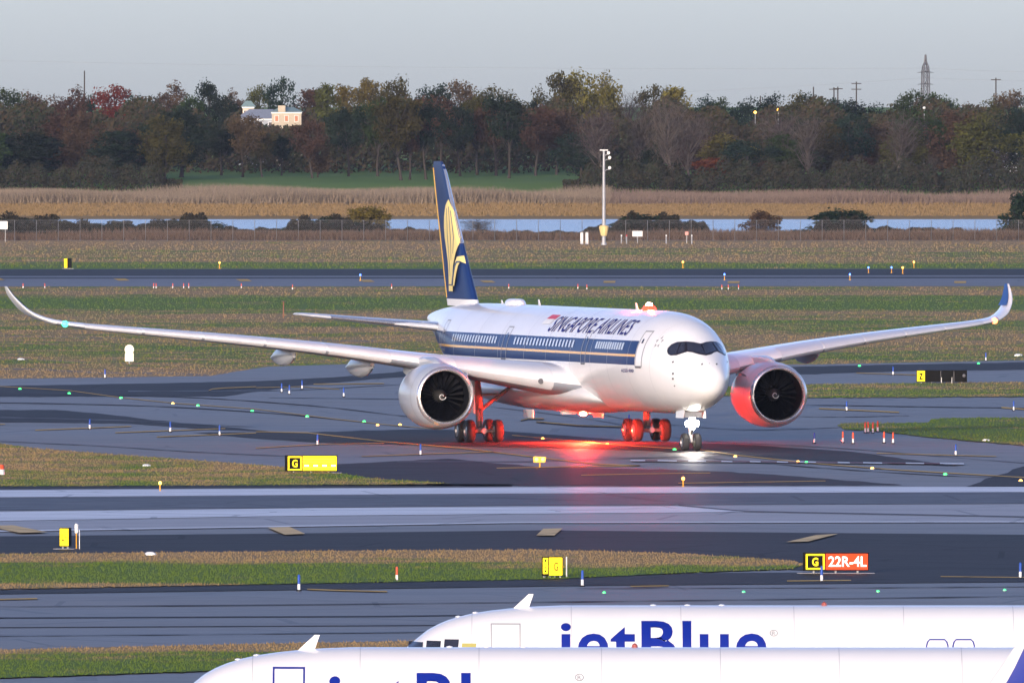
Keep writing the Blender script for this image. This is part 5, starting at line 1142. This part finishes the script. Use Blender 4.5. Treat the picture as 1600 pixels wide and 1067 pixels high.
# ================================================================== the two parked narrow-bodies in front
def narrow(D, nose_px, label, mat, strong, title, tip, ta):
    x0 = 5.0
    j = thing('parked_airliner', label, 'airliner', (at(nose_px, D) + x0, D, 0.03), math.pi, 'parked narrow-body jets')
    b = Body([0, .1, .35, .8, 1.4, 2.0, 2.6, 3.4, 4.5, 6, 26, 29, 32, 35, 37.5], [3.35, 3.62, 3.92, 4.25, 4.68, 5.18, 5.47, 5.68, 5.82, 5.9, 5.9, 5.88, 5.75, 5.5, 5.2], [3.05, 2.82, 2.58, 2.35, 2.15, 2.0, 1.92, 1.85, 1.79, 1.76, 1.76, 2.3, 3.2, 4.1, 4.7],
             [.15, .42, .72, 1.02, 1.32, 1.54, 1.70, 1.84, 1.93, 1.975, 1.975, 1.8, 1.35, .8, .25], x0)
    f = b.mesh([0, .04, .1, .2, .35, .55, .8, 1.1, 1.4, 1.7, 2, 2.3, 2.6, 3, 3.4, 3.9, 4.5, 5.2, 6] + [8 + 2 * i for i in range(10)] + [27, 28, 29, 30, 31, 32, 33, 34, 35, 36, 37, 37.5], 96).build('fuselage', mat, j, True, .9)
    for side in (1, -1):
        fr = M['blue_text'] if strong else M['seam']; wv = .05 if strong else .03
        d = frame(lambda u, v: b.skin(u, v, side, .012), 3.85, 4.72, 3.55, 5.40, wv, wv).build('door', fr, f, True)
        for a in (16.55, 17.32): 
            pts = [(a + .62 * u, 3.95 + 1.0 * v) for u, v in ((.0, .0), (1, 0), (1, .82), (.95, .93), (.85, 1), (.15, 1), (.05, .93), (0, .82))]
            m = MB(); m.tube([b.skin(u, v, side, .012) for u, v in pts + pts[:1]], .025, 5); m.build('overwing_exit', M['blue_text'], f)
        for k in range(4):
            a = 1.42 + k * .52; z0 = 4.42 + .10 * min(k, 2)
            m = patch(lambda u, v: b.skin(u + .10 * (v - 4.5), v, side, .015), a, a + .42, z0, z0 + (.42 if k < 3 else .36) - .05 * k, 4, 4); m.build('cockpit_window', M['glass'] if k < 3 else plain('shaded_pane', (.45, .40, .12), .3), f, True)
        h = 1.55
        if side > 0: fn = lambda x, y: b.arc(title + x, ta - y, 1, .014)
        else: fn = lambda x, y: b.arc(title + 6.15 - x, ta - y, -1, .014)
        link('title_lettering', wrap_text('jetBlue', h, fn, 0, .018, 6.15, 1.06), M['blue_text'], f)
        m = MB(); m.tube([b.arc(12.1 + .11 * math.cos(q * .524), 1.80 + .11 * math.sin(q * .524), side, .014) for q in range(13)], .012, 5); m.build('registered_ring', M['seam'], f)
        fn2 = (lambda x, y: b.arc(12.05 + x, 1.87 - y, 1, .014)) if side > 0 else (lambda x, y: b.arc(12.15 - x, 1.87 - y, -1, .014))
        link('registered_letter', wrap_text('R', .13, fn2, 0, .01), M['seam'], f)
        for k in range(26):
            sc = 6.6 + k * .95; patch(lambda u, v: b.skin(u, v, side, .012), sc - .11, sc + .11, 4.12, 4.42, 2, 3).build('cabin_window', M['glass'], f, True)
    for sx in (3.3, 6.2, 9.4, 12.7, 15.9, 19.1, 22.4, 25.6):
        rg = b.ring(sx, 96); zc = (b.ft(sx) + b.fb(sx)) / 2; m = MB(); m.loft([[(x + dx, y * 1.0022, zc + (z - zc) * 1.0022) for x, y, z in rg] for dx in (-.009, .009)], True, False); m.build('skin_seam', M['skin_seam'], f)
    z0 = 5.86 if not tip else 5.60; m = MB(); m.prism([(x0 - 4.45, z0 - .1), (x0 - 4.97, z0), (x0 - 5.10, z0 + .37), (x0 - 4.96, z0 + .37)], -.02, .02); m.build('antenna', M['white_paint'], f)
    for sx in (2.9, 3.4, 8.6, 9.6, 10.6): MB().lathe([(0, .10), (.03, .08), (.05, .01)], 'Z', (x0 - sx, 0, b.ft(sx) - .01), 10, True).build('crown_fitting', M['white_paint'], f)
    m = MB(); m.lathe([(0, .09), (.08, .07), (.12, .01)], 'Z', (x0 - 13.6, 0, 5.89), 10, True); m.build('crown_beacon', plain('dull_red_lens', (.35, .08, .06), .3), f, True)
    WS2 = [(1.2, 11.2, 7.0, 2.5, .13, .05), (6.2, 14.4, 4.3, 2.95, .12, .09), (12, 18.1, 2.9, 3.5, .11, .09), (16.3, 20.8, 1.75, 3.95, .10, .10), (16.75, 21.4, 1.62, 4.15, .09, .7), (17.05, 22.0, 1.5, 4.7, .09, 1.25), (17.3, 22.75, 1.15, 5.6, .08, 1.3), (17.5, 23.45, .62, 6.58, .08, 1.35)]
    if not tip: WS2 = WS2[:4] + [(16.7, 21.2, 1.5, 4.05, .10, .3), (16.95, 21.7, 1.0, 4.25, .1, .7)]
    wd = dense(WS2, 3)
    for side in (1, -1):
        w = wing_mesh([s for s in wd if s[0] <= 16.35], side, x0).build('wing', M['belly_grey'], j, True, 1.2)
        sh = [s for s in wd if s[0] >= 16.25]; sk = wing_mesh(sh, side, x0).build('sharklet' if tip else 'wing_tip', M['blue_text'], w, True, 1.2)
        rings = []
        for (y, s_, c, z, t_, ca) in sh:
            af = airfoil(c, t_); n = len(af); rings.append([(x0 - s_ - af[i][0] + .012, side * (y - af[i][1] * 1.15 * math.sin(ca)), z + af[i][1] * 1.15 * math.cos(ca)) for i in (6, 5, 4, 3, 2, 1, 0, n - 1, n - 2, n - 3, n - 4, n - 5, n - 6)])
        m = MB(); m.loft(rings, False, False); m.build('leading_edge', M['belly_grey'], sk, True)
        en = MB().lathe([(x0 - 11.5 - a, r) for a, r in ((.1, .98), (.4, 1.08), (1.2, 1.14), (2.4, 1.05), (3.6, .75), (3.6, .68))], 'X', (0, side * 5.75, 1.75), 32).build('engine', M['blue_text'], j, True)
        MB().lathe([(x0 - 11.5 - a, r) for a, r in ((.1, .982), (0, .92), (.05, .86), (1.0, .85))], 'X', (0, side * 5.75, 1.75), 32).build('inlet_lip', M['lip_metal'], en, True)
        MB().lathe([(x0 - 12.5, .85), (x0 - 12.2, .01)], 'X', (0, side * 5.75, 1.75), 24).build('fan', M['dark_grey'], en, True)
        MB().box((x0 - 14.2, side * 5.75, 2.75), (3.4, .35, .7)).build('pylon', M['belly_grey'], en)
        tp = wing_mesh([(.5, 32.6, 3.4, 5.0, .1, .1), (6.2, 36.3, 1.4, 5.6, .1, .1)], side, x0).build('tailplane', M['belly_grey'], j, True, 1.2)
        mg = MB().tube([(x0 - 17.7, side * 3.8, .58), (x0 - 17.7, side * 3.8, 2.5)], [.12, .15], 10).build('main_gear', M['belly_grey'], j, True)
        for dy in (-.46, .46): wheel(mg, x0 - 17.7, side * 3.8 + dy, .58, .58, .4)
    rings = [[(x0 - sl - a, bb, z) for a, bb in airfoil(c, tk)] for z, sl, c, tk in ((5.4, 28.4, 6.6, .1), (8, 31.4, 4.6, .1), (11.6, 35.4, 2.3, .1))]
    m = MB(); m.loft(rings, True, True); m.build('tail_fin', M['blue_text'], j, True, 1.2)
    ng = MB().tube([(x0 - 5.0, 0, .38), (x0 - 5.0, 0, 2.0)], [.08, .11], 10).build('nose_gear', M['belly_grey'], j, True)
    for dy in (-.25, .25): wheel(ng, x0 - 5.0, dy, .38, .38, .22)
    return j
narrow(492.0, 561, 'parked white jet with blue jetBlue title, the one farther from the camera', M['white_paint'], False, 5.75, False, 2.87)
narrow(454.0, 204, 'parked white jet cut by the bottom edge, blue door outline near its nose', M['white_paint'], True, 5.23, False, 3.2)
narrow(419.5, 154, 'third parked jet below the frame, only its navy sharklet showing at bottom right', M['white_paint'], True, 5.23, True, 3.2)

# ------------------------------------------------------------------ evening haze
HAZE = 1.5e-5
if HAZE:
    hz = MB().box((0, 2600, 60), (9000, 6400, 128)).build('haze', None)
    hm = bpy.data.materials.new('evening_haze'); hm.use_nodes = True; nt = hm.node_tree; nt.nodes.clear()
    ho = nt.nodes.new('ShaderNodeOutputMaterial'); pv = nt.nodes.new('ShaderNodeVolumePrincipled'); pv.inputs['Color'].default_value = (.60, .74, 1, 1); pv.inputs['Density'].default_value = HAZE; pv.inputs['Anisotropy'].default_value = 0.0
    nt.links.new(pv.outputs[0], ho.inputs['Volume']); hz.data.materials.append(hm); setp(hz, 'thin bluish evening haze over the whole field', 'haze', kind='stuff')
